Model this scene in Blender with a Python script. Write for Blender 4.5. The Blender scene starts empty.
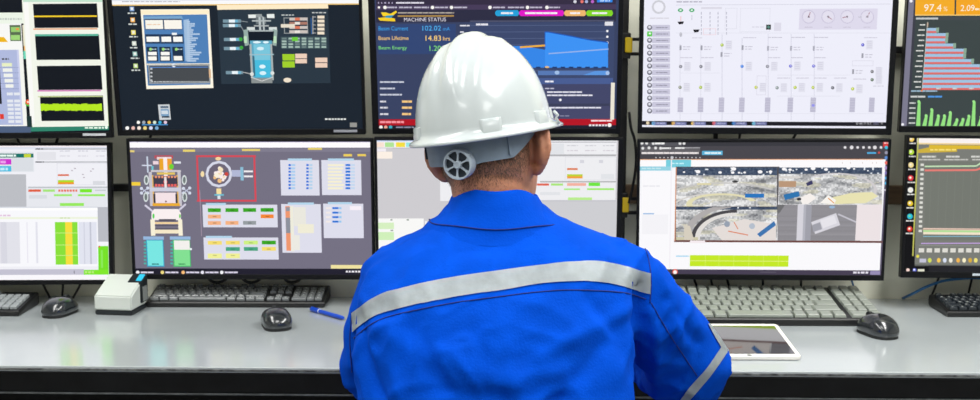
import bpy, bmesh, math, random
from mathutils import Vector, Matrix, noise
from mathutils.bvhtree import BVHTree
random.seed(7)
R = math.radians
PI = math.pi
scene = bpy.context.scene
C = scene.collection

# ------------------------------------------------------------------ helpers
def lin(c):
    return tuple((x/12.92 if x <= .04045 else ((x+.055)/1.055)**2.4) for x in [v/255 for v in c[:3]])

def mat(name, col, rough=.5, metal=0., bump=0., bscale=40., var=.0, vscale=6., coat=0., spec=.5, col2=None, stretch=None, croug=.1):
    m = bpy.data.materials.new(name); m.use_nodes = True
    nt = m.node_tree; b = nt.nodes['Principled BSDF']
    c = lin(col)
    b.inputs['Base Color'].default_value = (*c, 1)
    b.inputs['Roughness'].default_value = rough
    b.inputs['Metallic'].default_value = metal
    b.inputs['Coat Weight'].default_value = coat
    b.inputs['Coat Roughness'].default_value = croug
    b.inputs['Specular IOR Level'].default_value = spec
    tc = nt.nodes.new('ShaderNodeTexCoord')
    mp = nt.nodes.new('ShaderNodeMapping')
    nt.links.new(tc.outputs['Object'], mp.inputs['Vector'])
    if stretch: mp.inputs['Scale'].default_value = stretch
    if var or col2:
        n = nt.nodes.new('ShaderNodeTexNoise'); n.inputs['Scale'].default_value = vscale
        n.inputs['Detail'].default_value = 5
        nt.links.new(mp.outputs[0], n.inputs['Vector'])
        r = nt.nodes.new('ShaderNodeValToRGB')
        r.color_ramp.elements[0].position = .35; r.color_ramp.elements[1].position = .68
        if col2: a, d = lin(col), lin(col2)
        else: a = tuple(x*(1-var) for x in c); d = tuple(min(1, x*(1+var)) for x in c)
        r.color_ramp.elements[0].color = (*a, 1); r.color_ramp.elements[1].color = (*d, 1)
        nt.links.new(n.outputs['Fac'], r.inputs['Fac']); nt.links.new(r.outputs[0], b.inputs['Base Color'])
    if bump:
        n = nt.nodes.new('ShaderNodeTexNoise'); n.inputs['Scale'].default_value = bscale
        nt.links.new(mp.outputs[0], n.inputs['Vector'])
        bp = nt.nodes.new('ShaderNodeBump'); bp.inputs['Strength'].default_value = bump
        bp.inputs['Distance'].default_value = .002
        nt.links.new(n.outputs['Fac'], bp.inputs['Height']); nt.links.new(bp.outputs[0], b.inputs['Normal'])
    return m

def tag(o, label, cat, group=None, kind=None):
    if label: o['label'] = label
    if cat: o['category'] = cat
    if group: o['group'] = group
    if kind: o['kind'] = kind
    return o

def empty(name, loc=(0,0,0), rz=0, rx=0):
    o = bpy.data.objects.new(name, None); C.objects.link(o)
    o.location = loc; o.rotation_euler = (rx, 0, rz); o.empty_display_size = .05
    return o

def link_mesh(name, me, m, parent=None):
    o = bpy.data.objects.new(name, me); C.objects.link(o)
    if m is not None and not me.materials: me.materials.append(m)
    if parent: o.parent = parent
    return o

class MB:
    def __init__(s): s.bm = bmesh.new()
    def box(s, x0, x1, y0, y1, z0, z1, bev=0., seg=2, M=None, taper=None):
        vs = [s.bm.verts.new((x, y, z)) for x in (x0, x1) for y in (y0, y1) for z in (z0, z1)]
        if taper:
            cx, cy = (x0+x1)/2, (y0+y1)/2
            for v in vs:
                if v.co.z > (z0+z1)/2: v.co.x = cx+(v.co.x-cx)*taper; v.co.y = cy+(v.co.y-cy)*taper
        fs = [s.bm.faces.new([vs[i] for i in f]) for f in ((0,1,3,2),(4,6,7,5),(0,4,5,1),(2,3,7,6),(0,2,6,4),(1,5,7,3))]
        if bev > 0:
            es = list({e for f in fs for e in f.edges})
            r = bmesh.ops.bevel(s.bm, geom=es, offset=bev, segments=seg, affect='EDGES', profile=.5)
            vs = list({v for f in r['faces'] for v in f.verts} | {v for v in vs if v.is_valid})
        if M is not None:
            for v in vs: v.co = M @ v.co
        return s
    def loft(s, rings, cap=True, closed=True):
        vr = [[s.bm.verts.new(p) for p in r] for r in rings]
        n = len(vr[0])
        for a, b in zip(vr, vr[1:]):
            for i in range(n if closed else n-1):
                j = (i+1) % n
                s.bm.faces.new((a[i], a[j], b[j], b[i]))
        if cap and closed:
            s.bm.faces.new(vr[0][::-1]); s.bm.faces.new(vr[-1])
        return s
    def tube(s, pts, rad, n=12, cap=True):
        pts = [Vector(p) for p in pts]
        rads = rad if isinstance(rad, (list, tuple)) else [rad]*len(pts)
        rings = []; up = None
        for i, p in enumerate(pts):
            d = (pts[min(i+1, len(pts)-1)] - pts[max(i-1, 0)]).normalized()
            if up is None:
                up = Vector((0,0,1)) if abs(d.z) < .9 else Vector((1,0,0))
            a = d.cross(up).normalized(); b = a.cross(d).normalized(); up = b
            rings.append([p + a*math.cos(t)*rads[i] + b*math.sin(t)*rads[i] for t in [2*PI*k/n for k in range(n)]])
        return s.loft(rings, cap)
    def cyl(s, c, axis, r0, r1, h, n=24):
        c = Vector(c); axis = Vector(axis).normalized()
        return s.tube([c, c+axis*h], [r0, r1], n)
    def sphere(s, c, r, M=None, u=16, v=10):
        res = bmesh.ops.create_uvsphere(s.bm, u_segments=u, v_segments=v, radius=1)
        rr = r if isinstance(r, (tuple, list)) else (r, r, r)
        for w in res['verts']:
            p = Vector((w.co.x*rr[0], w.co.y*rr[1], w.co.z*rr[2]))
            if M is not None: p = M @ p
            w.co = p + Vector(c)
        return s
    def mesh(s, name, smooth=False, angle=None):
        bmesh.ops.recalc_face_normals(s.bm, faces=s.bm.faces)
        me = bpy.data.meshes.new(name); s.bm.to_mesh(me); s.bm.free()
        if smooth or angle:
            me.polygons.foreach_set('use_smooth', [True]*len(me.polygons))
            if angle: me.set_sharp_from_angle(angle=angle)
        return me
    def build(s, name, m, parent=None, smooth=False, angle=None):
        return link_mesh(name, s.mesh(name, smooth, angle), m, parent)

def evaluated(o, name):
    dg = bpy.context.evaluated_depsgraph_get(); dg.update()
    me = bpy.data.meshes.new_from_object(o.evaluated_get(dg)); me.name = name
    return me

def remesh(mb, name, voxel, smooth_it=4, fac=.5):
    me = mb.mesh(name + '_src')
    o = bpy.data.objects.new('tmp', me); C.objects.link(o)
    md = o.modifiers.new('r', 'REMESH'); md.mode = 'VOXEL'; md.voxel_size = voxel
    sm = o.modifiers.new('s', 'SMOOTH'); sm.iterations = smooth_it; sm.factor = fac
    out = evaluated(o, name)
    bpy.data.objects.remove(o); bpy.data.meshes.remove(me)
    out.polygons.foreach_set('use_smooth', [True]*len(out.polygons))
    return out

def catmull(pts, n=8):
    P = [Vector(p) for p in pts]; P = [P[0]*2-P[1]] + P + [P[-1]*2-P[-2]]
    out = []
    for i in range(1, len(P)-2):
        for k in range(n):
            t = k/n
            out.append(.5*((2*P[i]) + (P[i+1]-P[i-1])*t + (2*P[i-1]-5*P[i]+4*P[i+1]-P[i+2])*t*t + (3*P[i]-P[i-1]-3*P[i+1]+P[i+2])*t**3))
    out.append(P[-2]); return out

# ------------------------------------------------------------------ camera
CAM = Vector((0, 0, 1.43)); PITCH = R(8); ROLL = R(.2); F = 1170.
cd = bpy.data.cameras.new('camera'); cam = bpy.data.objects.new('camera', cd); C.objects.link(cam)
cd.sensor_width = 36; cd.lens = 36*F/980
cam.location = CAM
Fw = Vector((0, math.cos(PITCH), -math.sin(PITCH))); U0v = Vector((0, math.sin(PITCH), math.cos(PITCH))); R0v = Vector((1,0,0))
Rt = R0v*math.cos(ROLL) + U0v*math.sin(ROLL); Up = U0v*math.cos(ROLL) - R0v*math.sin(ROLL)
cam.matrix_world = Matrix(((Rt.x, Up.x, -Fw.x, CAM.x), (Rt.y, Up.y, -Fw.y, CAM.y), (Rt.z, Up.z, -Fw.z, CAM.z), (0,0,0,1)))
cd.dof.use_dof = True; cd.dof.focus_distance = 2.0; cd.dof.aperture_fstop = 12
cd.clip_start = .05
scene.camera = cam
def ray(px, py): return Rt*((px-490)/F) + Up*((200-py)/F) + Fw
def at_z(px, py, z): d = ray(px, py); return CAM + d*((z-CAM.z)/d.z)
def at_y(px, py, y): d = ray(px, py); return CAM + d*(y/d.y)

scene.view_settings.view_transform = 'Standard'
scene.view_settings.look = 'None'
scene.view_settings.gamma = 1
scene.view_settings.exposure = 0
w = bpy.data.worlds.new('world'); scene.world = w; w.use_nodes = True
w.node_tree.nodes['Background'].inputs[0].default_value = (.8, .85, .9, 1)
w.node_tree.nodes['Background'].inputs[1].default_value = .3

# ------------------------------------------------------------------ materials
M_wall = mat('wall_paint', (232,232,214), .75, var=.05, vscale=3, bump=.2)
M_floor = mat('floor_vinyl', (120,122,124), .5, var=.06, vscale=9)
M_ceil = mat('ceiling_tile', (225,226,226), .9, bump=.5, bscale=90)
M_room = mat('side_wall_paint', (205,205,198), .8, var=.03)
M_trimw = mat('brown_trim', (120,98,76), .6, var=.15, vscale=14, stretch=(.3,1,6))
M_desk = mat('grey_laminate', (176,183,186), .2, var=.03, vscale=5, bump=.03, bscale=220, spec=.9, coat=.6, croug=.13)
M_deskblack = mat('black_laminate', (12,13,15), .5, var=.3, vscale=20, bump=.3, spec=.2)
M_edge = mat('worn_edge_band', (120,124,124), .6, col2=(40,42,44), vscale=60)
M_bezel = mat('black_bezel_plastic', (11,12,16), .42, bump=.1, bscale=400, spec=.2)
M_back = mat('black_housing_plastic', (22,23,25), .55, bump=.2, bscale=300)
M_metal = mat('black_painted_steel', (20,20,21), .45, metal=.2, var=.1)
M_yellow = mat('yellow_tag_plastic', (230,196,20), .45, var=.05)
M_cable = mat('black_cable_rubber', (18,18,19), .55, var=.1)
M_bluecable = mat('blue_cable_rubber', (25,95,150), .5, var=.1)
M_white = mat('white_device_plastic', (205,211,205), .42, var=.03, bump=.1, bscale=300)
M_dark = mat('dark_device_plastic', (26,32,36), .42, var=.08, bump=.1, bscale=300)
M_grey = mat('grey_device_plastic', (128,132,130), .5, var=.06)
M_mouse = mat('mouse_plastic', (26,31,37), .22, var=.1, vscale=14, coat=.9, croug=.1)
M_mouseg = mat('mouse_side_grip', (20,22,24), .6, bump=.4, bscale=300)
M_jacket = mat('blue_coverall_cloth', (0,72,194), .85, var=.08, vscale=22, bump=.35, bscale=260, spec=.05)
M_seam = mat('blue_stitching', (0,34,120), .85, var=.15, vscale=200)
M_tape = mat('silver_reflective_tape', (196,205,208), .5, metal=.1, var=.10, vscale=40, bump=.25, bscale=120)
M_hat = mat('white_hard_hat_shell', (189,197,199), .22, var=.015, coat=.6, croug=.08)
M_strap = mat('grey_headband_plastic', (118,134,150), .5, var=.06, vscale=40)
M_strapd = mat('dark_knob_recess', (34,44,54), .6, var=.1)
M_knob = mat('grey_knob_plastic', (165,178,190), .42, var=.05)
M_skin = mat('skin', (188,128,98), .5, var=.08, vscale=30, bump=.25, bscale=180)
M_skin.node_tree.nodes['Principled BSDF'].inputs['Subsurface Weight'].default_value = .12
M_skin.node_tree.nodes['Principled BSDF'].inputs['Subsurface Radius'].default_value = (.02,.008,.004)
M_hair = mat('short_brown_hair', (82,66,54), .7, var=.3, vscale=200)
M_eye = mat('eye_white', (225,222,216), .25, var=.02)
M_boot = mat('black_boot_leather', (26,24,22), .5, bump=.3)
M_chair = mat('black_chair_fabric', (28,29,32), .85, bump=.4, bscale=300)
M_glass = mat('tablet_glass', (12,13,15), .06, var=.05, coat=1., croug=.03)
M_tabw = mat('tablet_white_bezel', (232,230,224), .3, var=.01)
M_pen = mat('blue_pen_plastic', (12,70,190), .35, var=.08)

M_glass.node_tree.nodes['Principled BSDF'].inputs['IOR'].default_value = 1.9
def screen_material(name, strength):
    m = bpy.data.materials.new(name); m.use_nodes = True; nt = m.node_tree; b = nt.nodes['Principled BSDF']
    a = nt.nodes.new('ShaderNodeAttribute'); a.attribute_name = 'Col'
    b.inputs['Base Color'].default_value = (.003,.003,.004,1); b.inputs['Roughness'].default_value = .4
    b.inputs['Specular IOR Level'].default_value = .07
    nt.links.new(a.outputs['Color'], b.inputs['Emission Color']); b.inputs['Emission Strength'].default_value = strength
    return m
M_screen = screen_material('lit_display', 1.0)

# ------------------------------------------------------------------ room
WY = 3.008
def struct(name, mb, m): o = mb.build(name, m); o['kind'] = 'structure'; return o
struct('floor', MB().box(-3.2,3.2,-2.2,WY+.1,-.1,0), M_floor)
struct('ceiling', MB().box(-3.2,3.2,-2.2,WY+.1,2.75,2.85), M_ceil)
struct('wall_back', MB().box(-3.2,3.2,WY,WY+.1,0,2.75), M_wall)
struct('wall_left', MB().box(-3.3,-3.2,-2.2,WY+.1,0,2.75), M_room)
struct('wall_right', MB().box(3.2,3.3,-2.2,WY+.1,0,2.75), M_room)
struct('wall_rear', MB().box(-3.2,3.2,-2.3,-2.2,0,2.75), M_room)
struct('trim_1', MB().box(.30,3.2,WY-.010,WY+.001,1.00,1.05,.003), M_trimw)
struct('baseboard_back', MB().box(-3.2,3.2,WY-.012,WY,0,.1,.003), M_dark)

def area(x, y, z, sx, sy, e, rot=(0,0,0), col=(1,1,1)):
    l = bpy.data.lights.new('ceiling_lamp', 'AREA'); l.shape = 'RECTANGLE'; l.size = sx; l.size_y = sy; l.energy = e; l.color = col
    o = bpy.data.objects.new('ceiling_lamp', l); C.objects.link(o); o.location = (x,y,z); o.rotation_euler = rot
    return o
for (x, y, e) in ((-1.3,-.9,14),(1.3,-.9,14),(-1.3,.9,26),(1.3,.9,34),(-1.3,2.15,22),(1.3,2.15,36),(0,.9,16)):
    area(x, y, 2.74, .6, 1.1, e, col=(1,.99,.96))

# ------------------------------------------------------------------ desk
DZ = .75; DF = 2.33
desk = empty('control_desk', (0, DF, 0))
tag(desk, 'long grey-topped control desk with a black front edge running along the wall', 'desk')
def dobj(name, mb, m, **k):
    for v in mb.bm.verts:
        if v.co.y < DF+.1: v.co.y += .006 - .014*v.co.x      # the front edge runs slightly out of parallel with the wall
    o = mb.build(name, m, desk, **k); o.location = (0, -DF, 0); return o
dobj('desktop', MB().box(-2.3,2.3,DF,WY-.004,DZ-.012,DZ,.0015), M_desk)
dobj('edge_band', MB().box(-2.3,2.3,DF-.002,DF+.004,DZ-.009,DZ-.0045,.0006), M_edge)
dobj('front_apron', MB().box(-2.3,2.3,DF+.001,DF+.03,DZ-.056,DZ-.0125,.002), M_deskblack)
dobj('edge_band', MB().box(-2.3,2.3,DF-.001,DF+.02,DZ-.060,DZ-.0565,.0006), mat('grey_lower_edge',(70,74,76),.6,var=.3,vscale=60))
dobj('side_panel', MB().box(-2.3,-2.26,DF+.04,WY-.01,0,DZ-.0125,.002), M_deskblack)
dobj('side_panel', MB().box(2.26,2.3,DF+.04,WY-.01,0,DZ-.0125,.002), M_deskblack)
dobj('rear_panel', MB().box(-2.25,2.25,2.72,2.74,.05,DZ-.0125,.002), M_deskblack)

# ------------------------------------------------------------------ monitors
MW, MH = .613, .356
def mon_matrix(q):
    X,Y,Z,ya,ti,ro = q
    return Matrix.Translation((X,Y,Z)) @ Matrix.Rotation(R(ya),4,'Z') @ Matrix.Rotation(R(ti),4,'X') @ Matrix.Rotation(R(ro),4,'Y')

_fontcache = {}
def text_polys(s):
    if s in _fontcache: return _fontcache[s]
    cu = bpy.data.curves.new('t', 'FONT'); cu.body = s; cu.resolution_u = 3
    o = bpy.data.objects.new('t', cu); C.objects.link(o)
    me = evaluated(o, 't')
    vs = [v.co.copy() for v in me.vertices]; fs = [list(p.vertices) for p in me.polygons]
    bpy.data.objects.remove(o); bpy.data.meshes.remove(me); bpy.data.curves.remove(cu)
    x0 = min(v.x for v in vs); x1 = max(v.x for v in vs); y0 = min(v.y for v in vs); y1 = max(v.y for v in vs)
    r = ([((v.x-x0)/(x1-x0), (v.y-y0)/(y1-y0)) for v in vs], fs)
    _fontcache[s] = r; return r

class Screen:
    def __init__(s, q, base, ins=(.007,.007,.007,.018)):
        s.q_ = q; s.M = mon_matrix(q); s.I = s.M.inverted()
        s.x0 = -MW/2+ins[0]; s.x1 = MW/2-ins[1]; s.y1 = MH/2-ins[2]; s.y0 = -MH/2+ins[3]
        s.v = []; s.f = []; s.cols = []; s.k = 0
        s.poly([(s.x0,s.y0),(s.x1,s.y0),(s.x1,s.y1),(s.x0,s.y1)], base)
    def L(s, px, py):
        d = s.I.to_3x3() @ ray(px, py); o = s.I @ CAM
        t = -o.y/d.y; return (o.x+d.x*t, o.z+d.z*t)
    def poly(s, pts, col):
        P = [(min(max(x,s.x0),s.x1), min(max(y,s.y0),s.y1)) for x, y in pts]
        s.k += 1; n = len(s.v); y = -.0004 - s.k*6e-6*(1 if s.k < 350 else 0) - (350*6e-6 if s.k >= 350 else 0)
        s.v += [(x, y, z) for x, z in P]; s.f.append(list(range(n, n+len(P)))); s.cols.append(lin(col))
    def r(s, x0, y0, x1, y1, col):
        xm, ym = (x0+x1)/2, (y0+y1)/2
        a = s.L(x0,ym)[0]; b = s.L(x1,ym)[0]; t = s.L(xm,y0)[1]; u = s.L(xm,y1)[1]
        if b <= s.x0 or a >= s.x1 or u >= s.y1 or t <= s.y0: return
        s.poly([(a,u),(b,u),(b,t),(a,t)], col)
    clip = None
    def p(s, pts, col):
        if s.clip:
            a, b, c_, d = s.clip; pts = [(min(max(x,a),c_), min(max(y,b),d)) for x, y in pts]
            if max(x for x,y in pts)-min(x for x,y in pts) < .01 or max(y for x,y in pts)-min(y for x,y in pts) < .01: return
        s.poly([s.L(*p) for p in pts], col)
    def c(s, cx, cy, rx, col, ry=None, n=12):
        ry = ry or rx
        s.p([(cx+rx*math.cos(2*PI*i/n), cy+ry*math.sin(2*PI*i/n)) for i in range(n)], col)
    def ring(s, cx, cy, r0, r1, col, a0=0, a1=2*PI, n=24, sy=1.):
        k0 = s.k
        for i in range(n):
            t, u = a0+(a1-a0)*i/n, a0+(a1-a0)*(i+1)/n
            s.p([(cx+r0*math.cos(t),cy+sy*r0*math.sin(t)),(cx+r1*math.cos(t),cy+sy*r1*math.sin(t)),(cx+r1*math.cos(u),cy+sy*r1*math.sin(u)),(cx+r0*math.cos(u),cy+sy*r0*math.sin(u))], col)
            s.k = k0
        s.k = k0+1
    def line(s, pts, w, col):
        k0 = s.k
        for (x0,y0),(x1,y1) in zip(pts, pts[1:]):
            l = math.hypot(x1-x0,y1-y0) or 1; nx, ny = -(y1-y0)/l*w/2, (x1-x0)/l*w/2
            s.p([(x0+nx,y0+ny),(x1+nx,y1+ny),(x1-nx,y1-ny),(x0-nx,y0-ny)], col); s.k = k0
        s.k = k0+1
    def frame(s, x0,y0,x1,y1,w,col):
        s.r(x0,y0,x1,y0+w,col); s.r(x0,y1-w,x1,y1,col); s.r(x0,y0,x0+w,y1,col); s.r(x1-w,y0,x1,y1,col)
    def dash(s, x0, x1, y, h, col, lo=2, hi=6, gap=.9):
        k0 = s.k; x = x0
        while x < x1-.5:
            e = min(x+random.uniform(lo,hi), x1); s.r(x, y-h/2, e, y+h/2, col); s.k = k0; x = e+gap
        s.k = k0+1
    def text(s, x0, x1, y0, y1, string, col):
        vs, fs = text_polys(string); k0 = s.k
        a = s.L(x0,(y0+y1)/2)[0]; b = s.L(x1,(y0+y1)/2)[0]; t = s.L((x0+x1)/2,y0)[1]; u = s.L((x0+x1)/2,y1)[1]
        s.k += 1; n = len(s.v); y = -.0004 - min(s.k,350)*6e-6
        s.v += [(a+(b-a)*p, y, u+(t-u)*q) for p, q in vs]
        for f in fs: s.f.append([i+n for i in f]); s.cols.append(lin(col))
    def build(s, label, mark=None, name='computer_monitor', arm=True):
        root = empty(name); root.matrix_world = s.M
        tag(root, label, 'monitor', 'monitors of the two-row video wall')
        me = bpy.data.meshes.new('screen'); me.from_pydata(s.v, [], s.f)
        ca = me.color_attributes.new('Col', 'FLOAT_COLOR', 'CORNER'); buf = []
        for f, c in zip(s.f, s.cols): buf += [c[0],c[1],c[2],1.]*len(f)
        ca.data.foreach_set('color', buf)
        # face every polygon towards the viewer side
        bm = bmesh.new(); bm.from_mesh(me); bm.normal_update()
        bmesh.ops.reverse_faces(bm, faces=[f for f in bm.faces if f.normal.y > 0]); bm.to_mesh(me); bm.free()
        link_mesh('screen', me, M_screen, root)
        b = MB(); X, Z = MW/2, MH/2; d = .016; fy = -.0032
        b.box(-X,s.x0,fy,d,-Z,Z,.0012); b.box(s.x1,X,fy,d,-Z,Z,.0012)
        b.box(s.x0-.001,s.x1+.001,fy,d,s.y1,Z,.0012); b.box(s.x0-.001,s.x1+.001,fy,d,-Z,s.y0,.0012)
        b.build('bezel', M_bezel, root)
        MB().box(-X+.003,X-.003,.0004,.020,-Z+.003,Z-.003,.003).box(-.2,.2,.018,.042,-.1,.09,.008).build('rear_housing', M_back, root)
        ym = WY - s.M.translation.y
        o = MB().box(-.05,.05,.040,.048,-.05,.05,.002).box(-.02,.02,.046,ym-.006,-.02,.02,.002).build('mount_arm', M_metal, root)
        if mark:
            a, bb, zz, h, col = mark
            MB().box(a,bb,fy-.0004,fy+.0005,zz-h/2,zz+h/2).build('maker_badge', mat('badge', col, .5, var=.1, vscale=300), root)
        return root

Q = {'U0':(-1.2391,2.8763,1.3526,-.01,-.08,-.51),'U1':(-.6162,2.8728,1.3613,.24,6.,-.5),'U3':(.0131,2.8635,1.3659,-1.47,8.,-.39),
'U4':(.6696,2.8677,1.3698,-5.97,2.68,-.31),'U5':(1.3151,2.8737,1.3759,-1.17,2.44,-.24),'L0':(-1.2523,2.8899,.9879,1.1,-5.,-.16),
'L1':(-.595,2.8896,1.0015,-1.02,.38,-.31),'L3':(.0216,2.8742,1.0078,.19,2.75,-.16),'L4':(.6725,2.8714,1.0063,-4.28,3.46,-.72),'L5':(1.3351,2.8788,1.0139,-.28,-2.17,.27)}

for k_ in Q:
    if k_[0] == 'L': Q[k_] = Q[k_][:2] + (Q[k_][2]-.0035,) + Q[k_][3:]
# ---- U0 : upper far left
S = Screen(Q['U0'], (16,22,30), ins=(.007,.007,.007,.014))
S.r(-150,13,24,127,(245,246,240)); S.r(-150,13,24,24,(238,246,232)); S.dash(0,22,19,2,(196,204,196),1,3)
S.r(-150,24,22,50,(248,248,246))
S.p([(-10,37),(4,37),(8,42),(-10,42)],(240,184,20))
S.r(10,25,21,41,(90,110,80)); S.r(11,27,20,32,(150,205,110)); S.r(11,35,20,40,(160,215,120)); S.r(16,28,19,30,(240,150,70))
S.r(23,25,26,46,(232,226,200)); S.r(24,46,27,51,(245,190,120)); S.r(23.5,51,28,59,(110,215,185))
S.r(-60,50,21,125,(176,186,222)); S.r(19,50,21,125,(200,206,236))
for i in range(5):
    S.r(2+i*.9,63+i*5.3,12+i*.4,66.5+i*5.3,(240,242,236) if i else (232,240,196)); S.r(-20,67.4+i*5.3,19,67.8+i*5.3,(140,150,190))
S.dash(2,9,59,1.6,(60,60,60),2,3)
for j in range(7):
    for i in range(2): S.r(7+i*7+j*.25,95.5+j*4.1-(3 if j==0 else 0),13+i*7+j*.25,98.3+j*4.1-(3 if j==0 else 0),(228,232,240))
S.r(-8,70,1,104,(34,36,44)); S.r(0,114,4,119,(225,60,45))
S.c(28.5,103,3.4,(80,190,70)); S.c(28,102,2.6,(235,90,50)); S.c(28,102,1,(255,230,210))
S.p([(22,0),(104,0),(112,127),(31,127)],(243,246,234)); S.p([(23.5,-5),(28,-5),(35,124),(30.5,124)],(250,250,246))
S.p([(23,-4),(103,-4),(103.3,2),(23.3,2)],(196,226,206)); S.p([(103,0),(105.5,0),(111,127),(108.6,127)],(190,225,140))
for (a,b,c_,d,x) in ((33,4,97,28,0),(35,35,99,60,1),(37,66,101,90,2),(40,96,103,121,3)):
    S.p([(a,b),(c_,b-.6),(c_+1.6,d-.4),(a+1.7,d)],(14,20,28))
S.r(34,15.5,97,17,(245,205,40)); S.r(33.5,28.3,97.5,29.6,(235,160,110)); S.r(35,34,98.5,36,(96,184,158))
S.r(37.5,90,101,91.4,(215,120,190)); S.r(38,96,103,97,(200,215,150))
for i in range(30): S.r(40.5+i*2.05,104+random.uniform(-.6,.4),42.6+i*2.05,110.5+random.uniform(-.4,.6),(182,232,30))
S.r(-150,126.5,31,133,(78,96,128)); S.p([(31,127),(111.5,126),(112,130),(31,131.5)],(46,132,108)); S.dash(85,104,127.8,1.6,(235,250,235),2,4); S.c(106.5,127.3,1.6,(240,255,240))
S.r(27,116,32,127,(28,52,52))
S.build('monitor at the far left of the upper row with four black graph strips on white', (.235,.292,-MH/2+.0085,.006,(196,198,204)))

# ---- U1
S = Screen(Q['U1'], (24,34,45), ins=(.012,.007,.004,.0145))
S.r(104,-12,360,4.2,(250,250,250)); S.r(110,-10,360,.5,(225,228,238)); S.r(104,4,362,5.2,(235,196,120)); S.dash(122,180,1.6,1,(190,190,196),3,9)
for i,(y,c1) in enumerate(((9,(130,165,215)),(20,(245,180,90)),(32.5,(240,225,110)),(43.5,(205,215,205)),(54,(150,195,190)),(66,(185,215,130)))):
    x = 131.8+i*.75; S.r(x-2,y-2.4,x+2.4,y+2.2,c1); S.r(x-1,y-1.6,x+1.4,y+1,(240,240,232)); S.dash(x-4,x+4.6,y+4.2,1.3,(215,222,220),2,4)
S.p([(140.6,9.5),(209.3,9),(213.5,88),(146.5,89)],(255,248,230)); S.r(141,10,209,14.3,(255,240,205))
S.p([(143.2,15),(207,14.4),(210.5,84.5),(148,85.6)],(78,128,184))
S.p([(144,16.5),(182,16),(183,19),(144,19.5)],(120,165,205))
S.r(145,18.8,182,29.6,(40,66,98)); S.r(145.5,20,163,29,(248,246,236)); S.r(164.3,20,181.8,29,(250,246,236)); S.dash(147,161,24.5,.8,(235,190,150),3,6)
for a,b in ((146.3,159.5),(161.3,171.5),(173,182.7)):
    S.r(a-.8,34.2,b+.8,43.6,(34,56,86)); S.r(a+.3,36.6,b-.3,41.8,(250,250,246))
S.r(172,32.7,177,35,(240,244,244))
for i,(a,b) in enumerate(((147.5,157.5),(160.2,170.4),(173.2,183))):
    S.r(a-.5,46.8,b+.5,61.4,(28,48,74)); S.r(a+.7,51.8 if i<2 else 56,b-.7,55.2 if i<2 else 60.4,(250,250,246)); S.r(a+.7,56.4,b-.7,60.4,(250,248,240)); S.c(a+3.2,49.2,1.5,(160,220,120)); S.dash(a+4.5,b,49.2,1,(200,220,225),1.5,2)
S.p([(183.5,20),(189,19),(190.5,60),(185.5,61)],(160,190,222))
for i in range(20):
    y = 21+i*2.05; e = 190+abs(noise.noise((i*.7,3,1)))*17+(4 if i%5==1 else 0)+i*.15; S.r(187,y,e,y+1.6,(176,200,226))
S.r(147,63.4,211,65,(240,232,214)); S.p([(148,64.8),(209.5,64.2),(210.8,83.2),(149,84)],(70,74,78)); S.r(150,66.8,208,67.6,(90,140,215)); S.c(174,65.2,2,(232,238,244)); S.r(174,64.5,206,66,(60,66,74))
S.frame(149,64.8,210,83.4,.9,(165,172,178)); S.dash(151,209,81.6,1,(200,205,208),1,3); 
for i in range(4): S.r(150.4,68+i*3.8,152.5,69.6+i*3.8,(196,200,204))
S.r(209,69,211,78,(220,180,140))
S.p([(158,104.5),(169.6,104.3),(171,119.5),(159.6,120)],(205,210,214)); S.r(160.5,106,168.5,108,(90,110,130)); S.r(161,109,169,116,(120,160,196)); S.r(161.5,110.5,168,114,(210,220,228)); S.r(162,116,169.5,117.6,(50,60,70))
for i,c1 in enumerate(((250,250,245),(160,170,180),(245,200,90),(215,235,215),(60,175,220),(225,200,220))): S.c(138.5+i*5.4,122.3,1.7,c1)
S.r(142,124,168,125.2,(70,140,200))
for i,c1 in enumerate(((250,250,248),(235,190,180),(248,232,220),(240,215,130),(215,220,245),(120,170,210))): S.c(127.4+i*5.9,128,1.9,c1)
S.r(131,130,160,131.2,(80,130,190)); S.r(122,131.5,362,132.2,(54,62,72))
# process window
S.p([(217.3,5),(328,4),(330.6,83),(221.5,84)],(40,54,66)); S.p([(217,5),(328,4),(328.4,8.4),(217.5,9.8)],(255,236,200))
for y,x0,x1 in ((21,223,241),(25.5,223,241),(39.4,224,242),(48.4,224,242),(72.5,226,243)):
    S.r(x0,y-1.6,x1,y+1.6,(120,150,165)); S.r(x0+6,y-1.5,x0+12,y+1.5,(235,245,250)); S.r(x0+12,y-1.3,x0+15,y+1.3,(110,180,210))
S.c(240.8,39.2,1.9,(60,170,60)); S.c(241.5,47.6,1.9,(60,170,60))
S.line([(241,21),(248,22)],.6,(150,160,165)); S.line([(241,26),(245,33)],.6,(150,160,165)); S.line([(243,72),(251,74)],.7,(190,190,190))
for i in range(3): S.r(255+i*1.2,14+i*2,262+i*1.2,16+i*3,(150,158,160))
S.r(248.5,14.5,256,18,(235,240,238)); S.r(267,14,274.5,18,(235,240,238)); S.r(256,17,266,24,(110,120,124)); S.r(259,17,261,33,(190,198,200)); S.r(263,17,264.5,32,(190,198,200)); S.r(252,20,271,21.5,(176,184,186)); S.r(254,25,269,26.5,(170,176,178))
S.r(247,27,255,30,(215,222,220)); S.r(269,27,277,30,(215,222,220))
S.p([(243.5,30),(248,29),(249,45),(245,46)],(150,172,166)); S.p([(273,29),(277.5,30),(276.5,46),(272.5,45)],(150,172,166)); S.r(244,36,247,43,(190,225,190)); S.r(273.5,36,276.5,43,(190,225,190))
S.p([(248,31),(274,31),(273.5,41),(249,41)],(16,26,38)); S.r(249,30,273,31.5,(170,180,182))
S.p([(250,40.5),(272,40.5),(272.5,78),(252.5,78)],(92,168,196)); S.p([(253.5,44),(270,44),(270.3,60),(254.5,60)],(120,198,220)); S.p([(254.5,60),(270.5,60),(270.5,77),(255.5,77)],(70,188,222))
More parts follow.
